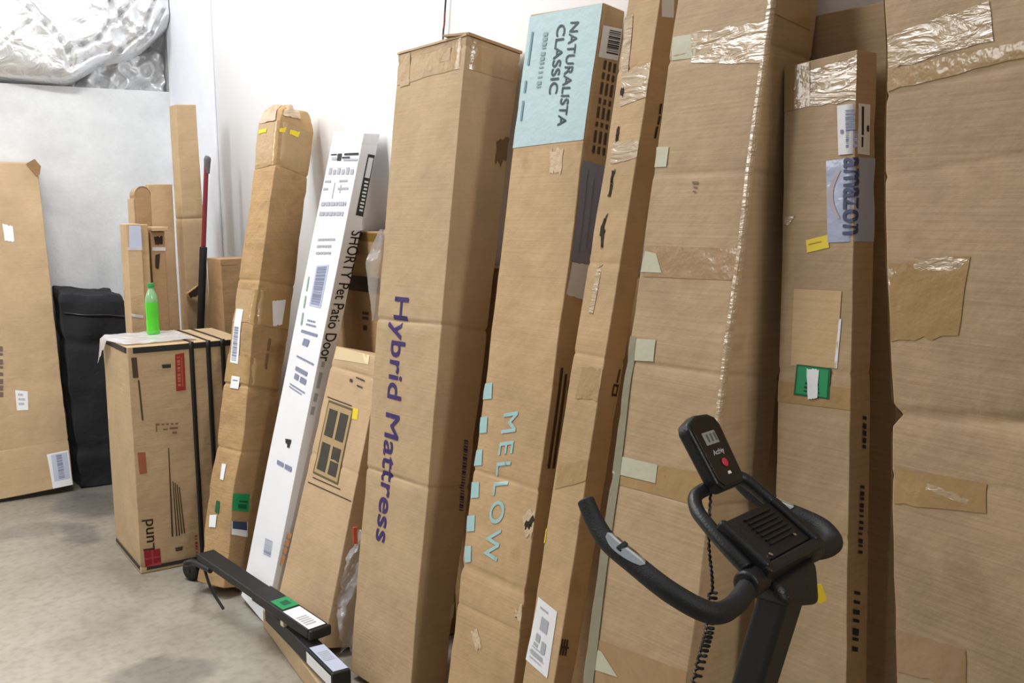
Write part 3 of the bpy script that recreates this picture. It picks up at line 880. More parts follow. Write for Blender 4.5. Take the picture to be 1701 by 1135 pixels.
q = [(1338, 400), (1374, 391), (1377, 412), (1340, 421)]
sticker(Z, t, 'F', q, YELLOW, 'yellow_sticker', [(.1, .35, .7, .42)], mat('ochre_ink', lin(190, 160, 60), .6))
sticker(Z, t, 'F', [(1318, 481), (1398, 484), (1390, 612), (1314, 608)], cardboard('board_patch', lin(208, 176, 132), stain=.06), 'cardboard_patch')
sticker(Z, t, 'F', [(1394, 530), (1398, 530), (1391, 612), (1386, 612)], PAPER, 'label_scrap', jag=0.001)
sticker(Z, t, 'F', [(1293, 634), (1424, 646), (1422, 682), (1291, 668)], TAN_TAPE, 'packing_tape', off=0.001)
q = [(1324, 606), (1381, 612), (1378, 664), (1319, 657)]
gs = sticker(Z, t, 'F', q, DARK_GREEN, 'green_sticker', off=0.0018)
q2 = [(1327, 609), (1378, 615), (1375, 661), (1323, 654)]
Z.patch(gs, 'sticker_field', GREEN_STICKER, 'F', q2, off=0.0026)
Z.bars(gs, 'printing', BLACK_INK, 'F', q2, [(.28, .55, .72, .62), (.26, .7, .74, .77), (.25, .85, .76, .9)], off=0.0032)
Z.patch(gs, 'label_scrap', PAPER, 'F', [(1341, 614), (1362, 615), (1360, 662), (1344, 664)], off=0.0038, jag=0.002)
sticker(Z, t, 'F', [(1302, 360), (1320, 358), (1312, 372), (1302, 376)], GLOSS_TAPE, 'clear_tape', jag=0.003)
for q, n in (([(1430, 690), (1441, 692), (1440, 752), (1429, 750)], 5), ([(1425, 806), (1438, 808), (1434, 926), (1421, 924)], 12), ([(1413, 980), (1432, 984), (1427, 1090), (1408, 1086)], 7)):
    Z.bars(t, 'printing', BLACK_INK, 'N', q, barcode_rows(.25, 0, .75, 1, RND, n, False))
sticker(Z, t, 'F', [(1340, 950), (1352, 952), (1350, 960), (1340, 960)], TORN_PALE, 'scuff_mark', jag=0.003)

# --- broad carton at the right edge of the view
G, t = carton('G', 'broadest brown carton filling the right edge of the view', KRAFT_DULL, 8, folds=((0.752, 0.004), (0.69, 0.003), (0.507, 0.018, 0.012), (0.46, 0.002)), amp=0.006, step=0.06, edge=0.006)
sticker(G, t, 'F', [(1468, 62), (1640, 2), (1650, 62), (1472, 118)], GLOSS_TAPE, 'clear_tape', jag=0.003)
sticker(G, t, 'F', [(1468, 118), (1701, 62), (1701, 92), (1470, 152)], TAN_TAPE, 'packing_tape', jag=0.002)
sticker(G, t, 'F', [(1478, 440), (1610, 428), (1590, 560), (1479, 566)], TAN_TAPE, 'packing_tape', jag=0.003)
sticker(G, t, 'F', [(1477, 446), (1490, 452), (1490, 474), (1478, 472)], GLOSS_TAPE, 'clear_tape', jag=0.004)
sticker(G, t, 'F', [(1520, 430), (1606, 432), (1590, 452), (1522, 450)], GLOSS_TAPE, 'clear_tape', jag=0.004)
sticker(G, t, 'F', [(1486, 780), (1640, 806), (1640, 856), (1486, 838)], TAN_TAPE, 'packing_tape', jag=0.002)
sticker(G, t, 'F', [(1540, 804), (1612, 832), (1610, 842), (1540, 816)], GLOSS_TAPE, 'clear_tape', jag=0.003)
sticker(G, t, 'F', [(1484, 1044), (1604, 1076), (1604, 1140), (1484, 1110)], BROWN_TAPE, 'packing_tape', jag=0.002)
sticker(G, t, 'L', [(0.9, 0.98), (1.0, 0.98), (1.0, 0.3), (0.9, 0.3)], GLOSS_TAPE, 'edge_tape', px=False, jag=0.001)

# --- white carton
Sx, t = carton('S', 'narrow white carton leaning on the wall, black lettering along its grey side', WHITE_CARD, 9, amp=0.002, bev=0.003, folds=((0.975, 0.002),))
Sx.text(t, 'SHORTY Pet Patio Door', BLACK_INK, 'N', (585, 383), (530, 600), (603, 385), bold=0.004)
q = [(612, 256), (623, 258), (603, 360), (591, 357)]
lb = sticker(Sx, t, 'N', q, BLACK_INK, 'printed_band', off=0.0014)
Sx.bars(lb, 'printing', PAPER, 'N', q, [(.15, .05, .85, .38)]+[(.25+.04*(k % 3), .43+.058*k, .8, .43+.058*k+.03) for k in range(9)], off=0.002)
q = [(548, 255), (600, 252), (597, 268), (546, 268)]
Sx.bars(t, 'printing', BLACK_INK, 'F', q, [(.28, .1, .42, .95), (.5, .1, .95, .35), (.05, .1, .25, .25), (.45, .5, .7, .7)])
Sx.bars(t, 'printing', GREY_INK, 'F', q, [(.1, .5, .25, .85), (.5, .72, .95, .95)], off=0.0024)
Sx.bars(t, 'printing', GREY_INK, 'F', [(546, 278), (592, 276), (589, 292), (543, 292)], [(.05+.16*k, .1+.2*(k % 2), .05+.16*k+.11, .85) for k in range(6)])
Sx.bars(t, 'printing', GREY_INK, 'F', [(538, 300), (588, 298), (576, 372), (524, 372)], text_rows(2, RND, .05, .3, .0, .35, .3)+text_rows(2, RND, .55, .98, .0, .35, .3)+[(.4, .05, .42, .42), (.62, .1, .64, .3)]+text_rows(2, RND, .08, .95, .5, .95, .4, .1))
Sx.bars(t, 'printing', GREY_INK, 'F', [(526, 395), (562, 394), (558, 432), (520, 432)], text_rows(3, RND, .1, .9, .05, .95, .35, .2))
q = [(526, 442), (547, 440), (533, 512), (514, 508)]
lb = sticker(Sx, t, 'F', q, PAPER_BLUE, 'label')
Sx.bars(lb, 'barcode', SLATE_INK, 'F', q, barcode_rows(.12, .04, .88, .96, RND, 34, False))
Sx.bars(t, 'printing', mat('green_grey_ink', lin(150, 176, 164), .6), 'F', [(512, 460), (516, 460), (504, 540), (499, 540)], [(.2, 0, .7, .3), (.2, .4, .7, .65), (.2, .75, .7, 1)])
Sx.bars(t, 'printing', SLATE_INK, 'F', [(508, 530), (536, 536), (520, 582), (494, 572)], text_rows(2, RND, .15, .8, 0, .3, .4)+[(0, .42, .98, .52), (.3, .7, .65, .95)])
q = [(494, 590), (522, 604), (506, 662), (480, 645)]
Sx.bars(t, 'printing', SLATE_INK, 'F', q, [(0, 0, 1, .05), (.1, .3, .8, .42), (.15, .5, .4, .66), (.5, .5, .85, .66), (0, .84, .95, .88), (0, .93, .8, .96)])
Sx.bars(t, 'printing', BLACK_INK, 'F', [(475, 729), (486, 731), (483, 745), (476, 743)], [(0, 0, .9, .55), (.3, .5, .8, 1)])
Sx.bars(t, 'printing', SLATE_INK, 'F', [(462, 762), (486, 774), (484, 786), (461, 772)], [(0, .2, .45, .9), (.55, .2, 1, .9)])
q = [(441, 892), (455, 899), (450, 928), (437, 922)]
Sx.bars(t, 'barcode', SLATE_INK, 'F', q, barcode_rows(.05, .05, .95, .95, RND, 14, False))
Sx.bars(t, 'printing', GREY_INK, 'N', [(534, 600), (541, 602), (522, 690), (514, 688)], [(.1, 0, .8, .1), (.1, .2, .8, .5), (.1, .6, .8, .75), (.1, .85, .8, 1)])

# --- battered taped carton
K, t = carton('K', 'battered brown carton wound with tape, its top crumpled and marked with yellow', KRAFT_OLD, 10, amp=0.009, freq=4.5, folds=((0.86, 0.004), (0.40, 0.006), (0.62, 0.004), (0.27, 0.004)), crush=0.32, edge=0.012, bev=0.006, step=0.035)
for a, b_ in ((0.955, 0.86), (0.60, 0.53), (0.46, 0.405)):
    sticker(K, t, 'W', [(0.02, a), (1+0.97*K.d/K.w, a), (1+0.97*K.d/K.w, b_), (0.02, b_)], TAN_TAPE, 'packing_tape', px=False, jag=0.003, off=0.002)
for q, m in (([(432, 216), (444, 214), (443, 221), (431, 223)], YELLOW), ([(461, 214), (474, 211), (472, 221), (460, 221)], YELLOW), ([(480, 216), (497, 220), (494, 229), (479, 224)], YELLOW)):
    sticker(K, t, 'F' if q[0][0] < 450 else 'N', q, m, 'yellow_mark', jag=0.003, off=0.004)
sticker(K, t, 'N', [(453, 499), (474, 499), (468, 538), (454, 541)], PAPER, 'label_scrap', jag=0.003, off=0.0035)
q = [(394, 513), (407, 514), (396, 606), (383, 603)]
lb = sticker(K, t, 'F', q, PAPER, 'label', off=0.0035)
K.bars(lb, 'barcode', SLATE_INK, 'F', q, barcode_rows(.15, .34, .75, .97, RND, 26, False), off=0.0046)
q = [(386, 625), (399, 627), (396, 647), (383, 645)]
lb = sticker(K, t, 'F', q, PAPER, 'label', off=0.0035)
K.bars(lb, 'printing', SLATE_INK, 'F', q, [(.2, .3, .8, .7)], off=0.0046)
sticker(K, t, 'F', [(369, 770), (376, 771), (373, 798), (367, 796)], PAPER, 'label_scrap', off=0.003)
q = [(388, 822), (417, 822), (414, 851), (386, 850)]
lb = sticker(K, t, 'N', q, GREEN_STICKER, 'green_sticker', off=0.003)
K.bars(lb, 'printing', DARK_GREEN, 'N', q, [(.4, .4, .9, .5), (.35, .6, .85, .85)], off=0.004)
sticker(K, t, 'F', [(361, 832), (367, 834), (364, 856), (358, 852)], DARK_GREEN, 'green_sticker', off=0.003)
sticker(K, t, 'F', [(349, 857), (361, 857), (358, 879), (347, 878)], PAPER, 'label_scrap', off=0.0032)
q = [(384, 868), (411, 868), (409, 893), (382, 890)]
lb = sticker(K, t, 'N', q, PAPER, 'label', off=0.003)
K.bars(lb, 'printing', mat('navy_print', lin(56, 66, 96), .5), 'N', q, [(.05, 0.0, .95, .55)], off=0.004)
K.bars(t, 'printing', FAINT_INK, 'N', [(446, 560), (453, 561), (446, 612), (439, 610)], [(.2, 0, .8, .4), (.2, .5, .8, 1)], off=0.003)

for q in ([(434, 180), (462, 162), (458, 200), (430, 206)],):
    sticker(K, t, 'F', q, GLOSS_TAPE, 'clear_tape', jag=0.004, off=0.004)
for q in ([(470, 166), (500, 172), (500, 196), (468, 192)],):
    sticker(K, t, 'N', q, GLOSS_TAPE, 'clear_tape', jag=0.006, off=0.004)

# --- carton printed with a window
Wb, t = carton('W', 'short leaning carton printed with a four pane window picture', KRAFT_PALE, 11, amp=0.003, folds=((0.925, 0.005), (0.60, 0.003)), edge=0.004)
wq = [(547, 664), (588, 680), (562, 806), (520, 786)]
wp = sticker(Wb, t, 'F', wq, mat('printed_olive_line', lin(96, 86, 56), .6), 'window_picture', off=0.001)
fr = [(.04, .03, .96, .97)]
Wb.bars(wp, 'printed_frame', mat('printed_tan', lin(178, 150, 108), .6), 'F', wq, fr, off=0.0017)
Wb.bars(wp, 'printed_panes', mat('printed_dark_pane', lin(62, 58, 50), .6), 'F', wq, [(.12, .10, .46, .46), (.56, .10, .88, .46), (.12, .55, .46, .92), (.56, .55, .88, .92)], off=0.0024)
for q in ([(545, 658), (585, 674), (585, 676), (545, 660)], [(520, 792), (566, 812), (566, 814), (520, 794)], [(512, 800), (584, 832), (584, 834), (512, 802)]):
    Wb.patch(t, 'printed_line', BROWN_INK, 'F', q, off=0.0016)
Wb.bars(t, 'printing', mat('rust_ink', lin(166, 110, 62), .6), 'F', [(478, 884), (490, 890), (474, 944), (464, 938)], [(.1, 0, .6, .16), (.1, .22, .6, .4), (.1, .46, .6, .62), (.1, .7, .6, .96)])
Wb.bars(t, 'printing', BROWN_INK, 'F', [(583, 622), (606, 632), (602, 652), (580, 642)], [(.4, 0, 1, .12), (0, .35, .2, .6), (.55, .6, .95, .72)])
sticker(Wb, t, 'F', [(587, 678), (596, 680), (594, 698), (585, 696)], YELLOW, 'yellow_sticker')
sticker(Wb, t, 'F', [(562, 566), (616, 572), (612, 606), (556, 596)], mat('pale_tape', lin(222, 200, 156), .3, coat=.3), 'packing_tape')

# ------------------------------------------------------------------ plain boxes given by their own corners
def upright(x0, x1, y0, y1, z1, lean=(0, 0), z0=0.0):
    lx, ly = lean
    return {'FNb': (x0, y0, z0), 'FLb': (x0, y1, z0), 'BNb': (x1, y0, z0), 'BLb': (x1, y1, z0),
            'FNt': (x0+lx, y0+ly, z1), 'FLt': (x0+lx, y1+ly, z1), 'BNt': (x1+lx, y0+ly, z1), 'BLt': (x1+lx, y1+ly, z1)}


# carton with black straps
pc = {}
pyaw = -0.019; c_, s_ = math.cos(pyaw), math.sin(pyaw)
for b_, bv in (('F', 0), ('B', 0.50)):
    for n_, nv in (('N', 0), ('L', 0.485)):
        for z_, zv in (('b', 0.0), ('t', 0.985)):
            pc[b_+n_+z_] = (1.009+c_*bv-s_*nv, 4.312+s_*bv+c_*nv, zv)
P, t = carton(pc, 'squat strapped carton with red four square logo, a green bottle on top', KRAFT, 12, amp=0.002, folds=((0.03, 0.003, 0.004),), edge=0.003)
top = [(0.0, 0.0), (1, 0)]
P.patch(t, 'rim_band', BLACK_STRAP, 'W', [(0, 0.997), (1+0.985*P.d/P.w, 0.997), (1+0.985*P.d/P.w, 0.972), (0, 0.972)], px=False, off=0.0016)
P.patch(t, 'rim_band', BLACK_STRAP, 'W', [(0, 0.030), (1+0.985*P.d/P.w, 0.030), (1+0.985*P.d/P.w, 0.014), (0, 0.014)], px=False, off=0.0016)
for px in (319, 347, 371):
    s0 = P.st('N', px, 600)[0]; w = 0.02
    V = []; Fs = []
    path = [('N', s0, tt) for tt in [0.01+0.97*i/30 for i in range(31)]]
    for i, (f_, s_v, tt) in enumerate(path):
        V += [P.surf('N', s_v-w, tt, 0.003), P.surf('N', s_v+w, tt, 0.003)]
    nn = P.nN; n2 = P.nT
    V += [P.pos(0, s0-w, 1.0)+nn*0.004+n2*0.004, P.pos(0, s0+w, 1.0)+nn*0.004+n2*0.004]
    for i in range(13):
        a = i/12
        V += [P.pos(a, s0-w*0.6, 1.0)+n2*0.003, P.pos(a, s0+w*0.6, 1.0)+n2*0.003]
    for i in range(len(V)//2-1): Fs.append((2*i, 2*i+1, 2*i+3, 2*i+2))
    o = link_mesh('strap', V, Fs, BLACK_STRAP, t)
    md = o.modifiers.new('thick', 'SOLIDIFY'); md.thickness = 0.0012
P.bars(t, 'printing', BROWN_INK, 'N', [(218, 595), (230, 594), (240, 698), (228, 700)], [(.0, .0, .75, .32), (.62, .36, .85, 1)])
P.bars(t, 'printing', BLACK_INK, 'N', [(269, 606), (284, 605), (284, 611), (270, 612)], [(0, 0, 1, 1)])
P.patch(t, 'red_stamp', RED_INK, 'N', [(291, 589), (306, 586), (309, 648), (293, 650)], off=0.0016)
P.bars(t, 'printing', mat('pale_red_ink', lin(186, 110, 84), .6), 'N', [(291, 589), (306, 586), (309, 648), (293, 650)], barcode_rows(.2, .08, .5, .9, RND, 9, False)+[(.65, .1, .72, .9)], off=0.0026)
P.patch(t, 'label_scrap', PAPER, 'N', [(209, 696), (216, 696), (218, 734), (212, 736)], off=0.0018)
P.patch(t, 'red_stamp', mat('faded_red_ink', lin(162, 88, 62), .6), 'N', [(228, 752), (241, 751), (244, 786), (232, 788)], off=0.0016)
P.bars(t, 'printing', FAINT_INK, 'N', [(258, 702), (297, 700), (298, 722), (260, 724)], [(.05+.2*k, .1, .17+.2*k, .22) for k in range(5)]+[(.0, .1, .05, .7), (.3, .5, .5, .6), (.6, .4, .95, .55), (.7, .75, .9, .9)])
P.bars(t, 'printing', BROWN_INK, 'N', [(278, 744), (292, 742), (312, 888), (282, 892)], [(.1, .0, .2, 1.0), (.35, .38, .42, 1), (.5, .4, .57, 1), (.65, .42, .72, .98), (.8, .45, .87, .98)])
P.bars(t, 'printing', BROWN_INK, 'N', [(291, 910), (304, 907), (303, 914), (292, 916)], [(0, 0, 1, 1)])
P.text(t, 'Lund', BROWN_INK, 'N', (257, 913), (254, 862), (238, 916), bold=0.01)
lq = [(239, 916), (266, 911), (268, 938), (241, 943)]
lg = P.patch(t, 'red_logo', mat('logo_rose', lin(176, 60, 70), .6), 'N', lq, off=0.0015)
P.bars(lg, 'logo_squares', DARK_RED_INK, 'N', lq, [(.02, .03, .44, .44), (.54, .03, .97, .44), (.02, .55, .44, .97), (.54, .55, .97, .97)], off=0.0022)
P.bars(t, 'printing', RED_INK, 'N', [(322, 890), (330, 888), (331, 926), (324, 928)], barcode_rows(.2, 0, .7, 1, RND, 7, False))
# film draped over the top of the strapped carton
fa = P.flat(0.25, 0.02, 1.0)
film = thing('plastic_film', 'crumpled milky plastic film draped over the strapped carton beside the bottle', 'film', P.flat(0.6, 0.25, 1.0))
def drape(u, v):
    a = 0.12+0.85*v; b_ = 0.62-u*0.70
    if b_ >= 0: return P.flat(a, b_, 1.0)+Vector((0, 0, 0.007))
    k = -b_/0.08
    return P.flat(a*0.35+0.62, 0, 1.0)+Vector((-0.012-0.02*k, 0, 0.004-k*(0.05+0.10*max(0, v-0.2))))
crumple('film_sheet', drape, MILKY_FILM, film, 30, 26, 0.004, 20, 2)

# green bottle
bb = on_plane(255, 556, 2, 0.987)
bt = thing('soda_bottle', 'bright green plastic soda bottle on the strapped carton', 'bottle', bb)
GREEN_LIQ = mat('green_soda', lin(96, 216, 60), 0.18, coat=0.5, trans=0.15)
GREEN_CLR = mat('pale_green_plastic', lin(158, 216, 156), 0.15, coat=0.6, trans=0.35)
o_ = bb+Vector((0, 0, 0.001))
lathe('bottle_body', [(0.020, 0), (0.029, 0.004), (0.031, 0.014), (0.029, 0.03), (0.0295, 0.06), (0.0275, 0.075), (0.0295, 0.09), (0.030, 0.125), (0.029, 0.15)], o_, (0, 0, 1), GREEN_LIQ, bt)
lathe('bottle_neck', [(0.029, 0.15), (0.028, 0.165), (0.023, 0.185), (0.015, 0.202), (0.0125, 0.212), (0.0125, 0.216)], o_, (0, 0, 1), GREEN_CLR, bt)
lathe('bottle_cap', [(0.0145, 0.216), (0.015, 0.218), (0.015, 0.234), (0.0138, 0.2365)], o_, (0, 0, 1), mat('green_cap', lin(52, 150, 74), 0.4), bt)

# --- carton leaning on the back wall at the left
ac = {'FLb': (0.25, 5.865, 0.0), 'FNb': tuple(on_plane(122, 806, 1, 5.86)), 'FNt': tuple(on_plane(62, 272, 1, 6.21)), 'FLt': (0.16, 6.225, 1.83)}
for k in ('FLb', 'FNb', 'FLt', 'FNt'):
    v = Vector(ac[k]); ac['B'+k[1:]] = tuple(v+Vector((0.01, 0.105, 0.012)))
# here F faces the viewer: its near end is the right-hand end
A, t = carton(ac, 'wide flat carton leaning on the grey back wall at the left edge', KRAFT, 13, amp=0.003, folds=((0.93, 0.002), (0.14, 0.003)), edge=0.004)
q = [(4, 372), (22, 376), (24, 402), (8, 400)]
sticker(A, t, 'F', q, PAPER, 'label_scrap', jag=0.004, off=0.002)
q = [(25, 648), (46, 650), (47, 681), (28, 682)]
lb = sticker(A, t, 'F', q, PAPER, 'label', off=0.002)
A.bars(lb, 'printing', GREY_INK, 'F', q, text_rows(3, RND, .2, .8, .15, .85, .5))
q = [(77, 755), (113, 748), (121, 806), (88, 814)]
lb = sticker(A, t, 'F', q, PAPER, 'label', off=0.002)
q2 = [(84, 756), (111, 751), (117, 794), (90, 800)]
A.patch(lb, 'printed_field', PAPER_BLUE, 'F', q2, off=0.0028)
A.bars(lb, 'barcode', SLATE_INK, 'F', q2, barcode_rows(.3, .05, .65, .95, RND, 18, False), off=0.0034)
A.bars(t, 'printing', mat('faded_purple_ink', lin(120, 88, 84), .6), 'F', [(-3, 575), (6, 576), (7, 662), (-2, 662)], barcode_rows(0, 0, .8, 1, RND, 8, False))
# torn corner flap
p0 = on_plane(45, 270, 1, 6.20)
fv = [on_plane(44, 272, 1, 6.205), on_plane(58, 264, 1, 6.17), on_plane(68, 276, 1, 6.13), on_plane(66, 290, 1, 6.16), on_plane(60, 292, 1, 6.20)]
o = link_mesh('torn_flap', fv, [(0, 1, 2, 3, 4)], KRAFT_SIDE, t, smooth=False)
md = o.modifiers.new('thick', 'SOLIDIFY'); md.thickness = 0.004

# --- black bag
bgc = {'FNb': (1.46, 5.885, 0.0), 'FLb': (1.08, 5.885, 0.0), 'BNb': (1.46, 6.28, 0.0), 'BLb': (1.10, 6.28, 0.0),
       'FNt': (1.40, 5.95, 1.06), 'FLt': (1.05, 5.97, 1.10), 'BNt': (1.40, 6.30, 1.09), 'BLt': (1.075, 6.30, 1.12)}
bag = thing('fabric_bag', 'tall black fabric bag standing by the grey back wall', 'bag', (1.26, 6.08, 0))
bgb = Carton(bgc, 14, amp=0.022, freq=6.0, folds=((0.2, 0.01, 0.03), (0.52, -0.008, 0.05), (0.75, 0.012, 0.03)), crush=0.1, edge=0.02)
o = bgb.body(bag, BLACK_CLOTH, 'bag_body', bev=0.02, step=0.035)
zp = [bgb.pos(0.05+0.9*i/12, 0, 0.90)+bgb.nF*0.004 for i in range(13)]
tube('zip', zp, 0.005, mat('black_zip', lin(40, 40, 46), 0.4), bag, n=2, seg=6)

# --- cluster in the far corner
def corner_box(x0, x1, y0, y1, ztop, label, m, seed, lean=(0, 0), **kw):
    c = upright(x0, x1, y0, y1, ztop, lean)
    bx, tt = carton(c, label, m, seed, step=0.07, **kw)
    return bx, tt

def at(px, py, y): return on_plane(px, py, 1, y)
y0 = 4.95
c1, t = corner_box(at(203, 450, y0+0.12).x, at(238, 450, y0).x, y0, y0+0.12, at(222, 372, y0).z, 'short brown carton with a blue white label, behind the green bottle', KRAFT_PALE, 15, amp=0.002)
sticker(c1, t, 'N', [(214, 375), (237, 375), (237, 414), (214, 414)], PAPER_BLUE, 'label')
sticker(c1, t, 'N', [(205, 411), (238, 411), (238, 416), (205, 416)], MATS['milky_film'], 'clear_tape', off=0.002)
sticker(c1, t, 'N', [(204, 519), (238, 524), (238, 529), (204, 524)], MATS['milky_film'], 'clear_tape', off=0.002)
c1b, t = corner_box(at(239, 450, y0).x, at(252, 450, y0).x, y0+0.02, y0+0.12, at(245, 373, y0).z, 'narrow pale board strip right of the carton with the blue white label', KRAFT_WARM, 16, amp=0.002)
c4, t = corner_box(at(253, 450, 5.0).x, at(277, 450, 5.0).x, 5.0, 5.14, at(265, 384, 5.0).z, 'small brown carton with dark torn openings and a pale lid', KRAFT_SIDE, 17, amp=0.003)
for q in ([(256, 394), (270, 392), (270, 404), (258, 406)], [(258, 424), (266, 420), (264, 446), (258, 444)]):
    sticker(c4, t, 'N', q, TORN_DARK, 'torn_hole', jag=0.006, off=0.002)
sticker(c4, t, 'N', [(253, 410), (277, 410), (277, 416), (253, 416)], MATS['milky_film'], 'clear_tape', off=0.0025)
lz = at(265, 384, 5.0).z
box_mesh('lid', (at(250, 380, 5.0).x, 4.975, lz), (at(277, 380, 5.0).x, 5.16, lz+0.02), KRAFT_PALE, t, 0.003)
# arched top carton
xa, xb, ya = at(216, 340, 5.35).x, at(251, 340, 5.25).x, 5.25
arch = thing('cardboard_box', 'brown carton with a rounded arched top in the far corner', 'box', ((xa+xb)/2, ya+0.07, 0))
prof = []
zt = at(235, 310, ya).z
for k in range(13):
    w = math.pi*k/12
    prof.append(((xa+xb)/2-math.cos(w)*(xb-xa)/2, zt-0.045+0.045*math.sin(w)))
V = [(x, y, z) for y in (ya, ya+0.10) for (x, z) in [(xa, 0)]+prof+[(xb, 0)]]
n_ = 15
Fs = [tuple(range(n_)), tuple(range(2*n_-1, n_-1, -1))]+[(k, (k+1) % n_, n_+(k+1) % n_, n_+k) for k in range(n_)]
o = link_mesh('carton', V, Fs, KRAFT_SIDE, arch, smooth=False); recalc(o); bevel(o, 0.003, 2, 50)
V = [(x, y, z+0.0015) for y in (ya-0.002, ya+0.101) for (x, z) in prof]
Fs = [(k, k+1, 13+k+1, 13+k) for k in range(12)]
o = link_mesh('packing_tape', V, Fs, TAN_TAPE, arch)
box_mesh('edge_strip', (xa-0.012, ya+0.002, 0.9), (xa-0.001, ya+0.1, zt-0.06), KRAFT_PALE, arch, 0.002)

ya = 5.45
c3, t = corner_box(at(251, 400, ya).x, at(291, 400, ya).x, ya, ya+0.06, at(270, 306, ya).z, 'tall light brown flat carton standing behind the tallest corner carton', KRAFT_PALE, 18, amp=0.003)
x0, x1 = at(288, 300, 5.42).x, at(336, 300, 5.3).x
c5c = upright(x0, x1, 5.30, 5.42, at(310, 174, 5.3).z)
c5c['BNb'] = (x1+0.02, 5.30, 0); c5c['BLb'] = (x1+0.02, 5.42, 0); c5c['BNt'] = (x1-0.012, 5.30, c5c['BNt'][2]+.004); c5c['BLt'] = (x1-0.012, 5.42, c5c['BLt'][2])
c5, t = carton(c5c, 'tallest narrow carton in the far corner, a torn flap low on its face', KRAFT, 19, amp=0.003, folds=((0.72, 0.005),), step=0.07)
fp = [(310, 487), (330, 474), (334, 478), (326, 492), (314, 493)]
sticker(c5, t, 'N', [(311, 484), (332, 473), (331, 490), (316, 494)], TORN_DARK, 'torn_hole', jag=0.004)
V = [on_plane(308, 488, 1, 5.295), on_plane(331, 473, 1, 5.25), on_plane(324, 480, 1, 5.22), on_plane(311, 490, 1, 5.27)]
o = link_mesh('torn_flap', V, [(0, 1, 2, 3)], KRAFT_SIDE, t, smooth=False)
md = o.modifiers.new('thick', 'SOLIDIFY'); md.thickness = 0.004
# red handled pole on the wall
pole = thing('red_pole', 'dark red pole with grey end and black lower length painting in the shaded gap beside the tallest corner carton', 'pole', on_plane(338, 410, 1, 5.17))
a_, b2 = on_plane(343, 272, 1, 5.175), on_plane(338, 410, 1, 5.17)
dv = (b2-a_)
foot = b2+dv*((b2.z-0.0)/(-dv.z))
tube('pole_shaft', [a_, b2], 0.012, mat('dark_red_paint', lin(122, 36, 44), 0.4), pole, n=4, seg=12)
tube('pole_gap_shade', [b2, foot], 0.019, mat('black_gap_shade', lin(30, 28, 28), 0.6), pole, n=4, seg=12)  # black length added to paint in the shaded gap between the corner cartons
tube('pole_end', [a_+Vector((0.012, 0, 0.035)), a_+Vector((0.006, 0, 0.02)), a_-Vector((0, 0, 0.05))], [0.014, 0.018, 0.014], mat('grey_end_cap', lin(92, 88, 92), 0.5), pole, n=4, seg=12)
# low brown carton by the wall
c7, t = corner_box(at(346, 480, 5.12).x, 1.79, 4.9, 5.12, at(370, 431, 4.9).z, 'low brown carton at the foot of the white wall, left of the battered taped carton', KRAFT_SIDE, 20, amp=0.004)
sticker(c7, t, 'N', [(346, 434), (394, 432), (394, 440), (346, 443)], TAN_TAPE, 'packing_tape')

# --- brown carton flat on the wall behind the white carton
zP = 1.462
pP = {'FNb': (1.735, 3.0, 0), 'FLb': (1.735, 4.02, 0), 'BNb': (1.822, 3.0, 0), 'BLb': (1.822, 4.02, 0)}
for k in list(pP): pP[k[:2]+'t'] = (pP[k][0], pP[k][1], zP)
Pb, t = carton(pP, 'brown carton with a black band flat against the wall behind the white carton', KRAFT_SIDE, 21, amp=0.003)
for z0, z1, m, nm in ((1.455, 1.425, mat('olive_tape', lin(120, 92, 34), .4), 'packing_tape'), (1.37, 1.30, TAN_TAPE, 'packing_tape'), (1.285, 1.225, BLACK_STRAP, 'black_band')):
    Pb.patch(t, nm, m, 'F', [(0.0, z0/zP), (1, z0/zP), (1, z1/zP), (0, z1/zP)], px=False, off=0.0015)
Pb.bars(t, 'printing', BROWN_INK, 'F', [(603, 518), (614, 520), (612, 552), (602, 550)], [(0, 0, .9, .15), (0, .25, .9, .4), (.2, .7, .8, .95)])

gP = {'FNb': (1.745, 1.66, 0), 'FLb': (1.745, 2.92, 0), 'BNb': (1.83, 1.66, 0), 'BLb': (1.83, 2.92, 0)}  # carton added so the gap between the leaning cartons stays dark
for k in list(gP): gP[k[:2]+'t'] = (gP[k][0], gP[k][1], 1.36)
Gb, t = carton(gP, 'added brown carton flat on the wall, darkening the gap left of the widest taped carton', KRAFT_SIDE, 23, amp=0.002)

# --- film hanging beside the mattress carton
fl = thing('plastic_film', 'milky plastic film hanging at the left edge of the carton with purple lettering', 'film', (1.62, 2.99, 0.95))
def hang(u, v):
    py = 382+v*150
    px0 = 630-(22*min(1, v/0.35) if v < 0.35 else 22-10*(v-0.35)/0.65)
    px1 = 648-v*8
    return on_plane(px0+(px1-px0)*u, py, 1, 2.958+0.005*math.sin(u*5+v*7))
crumple('film_sheet', hang, MILKY_FILM, fl, 10, 30, 0.006, 22, 4)
fl2 = thing('plastic_film', 'crumpled clear plastic film wedged low between the window picture carton and the purple lettered carton', 'film', (1.36, 3.0, 0.2))
def wad(u, v):
    py = 880+v*215
    l = 596-36*math.sin(min(1, v*1.5)*math.pi/2)+(8*v if v > .6 else 0)
    p = on_plane(l+(612-l)*u, py, 1, 3.03+0.025*math.sin(u*9+v*13)); p.z = max(p.z, 0.035)
    return p
crumple('film_sheet', wad, FILM, fl2, 24, 60, 0.016, 20, 5)
orange = thing('orange_strap', 'small orange red strap end between the window picture carton and the purple lettered carton', 'strap', on_plane(590, 890, 1, 3.02))
box_mesh('strap_end', (-0.008, -0.003, -0.03), (0.008, 0.003, 0.03), mat('orange_red_web', lin(214, 96, 66), .6), orange, 0.002, org=on_plane(590, 890, 1, 3.02))

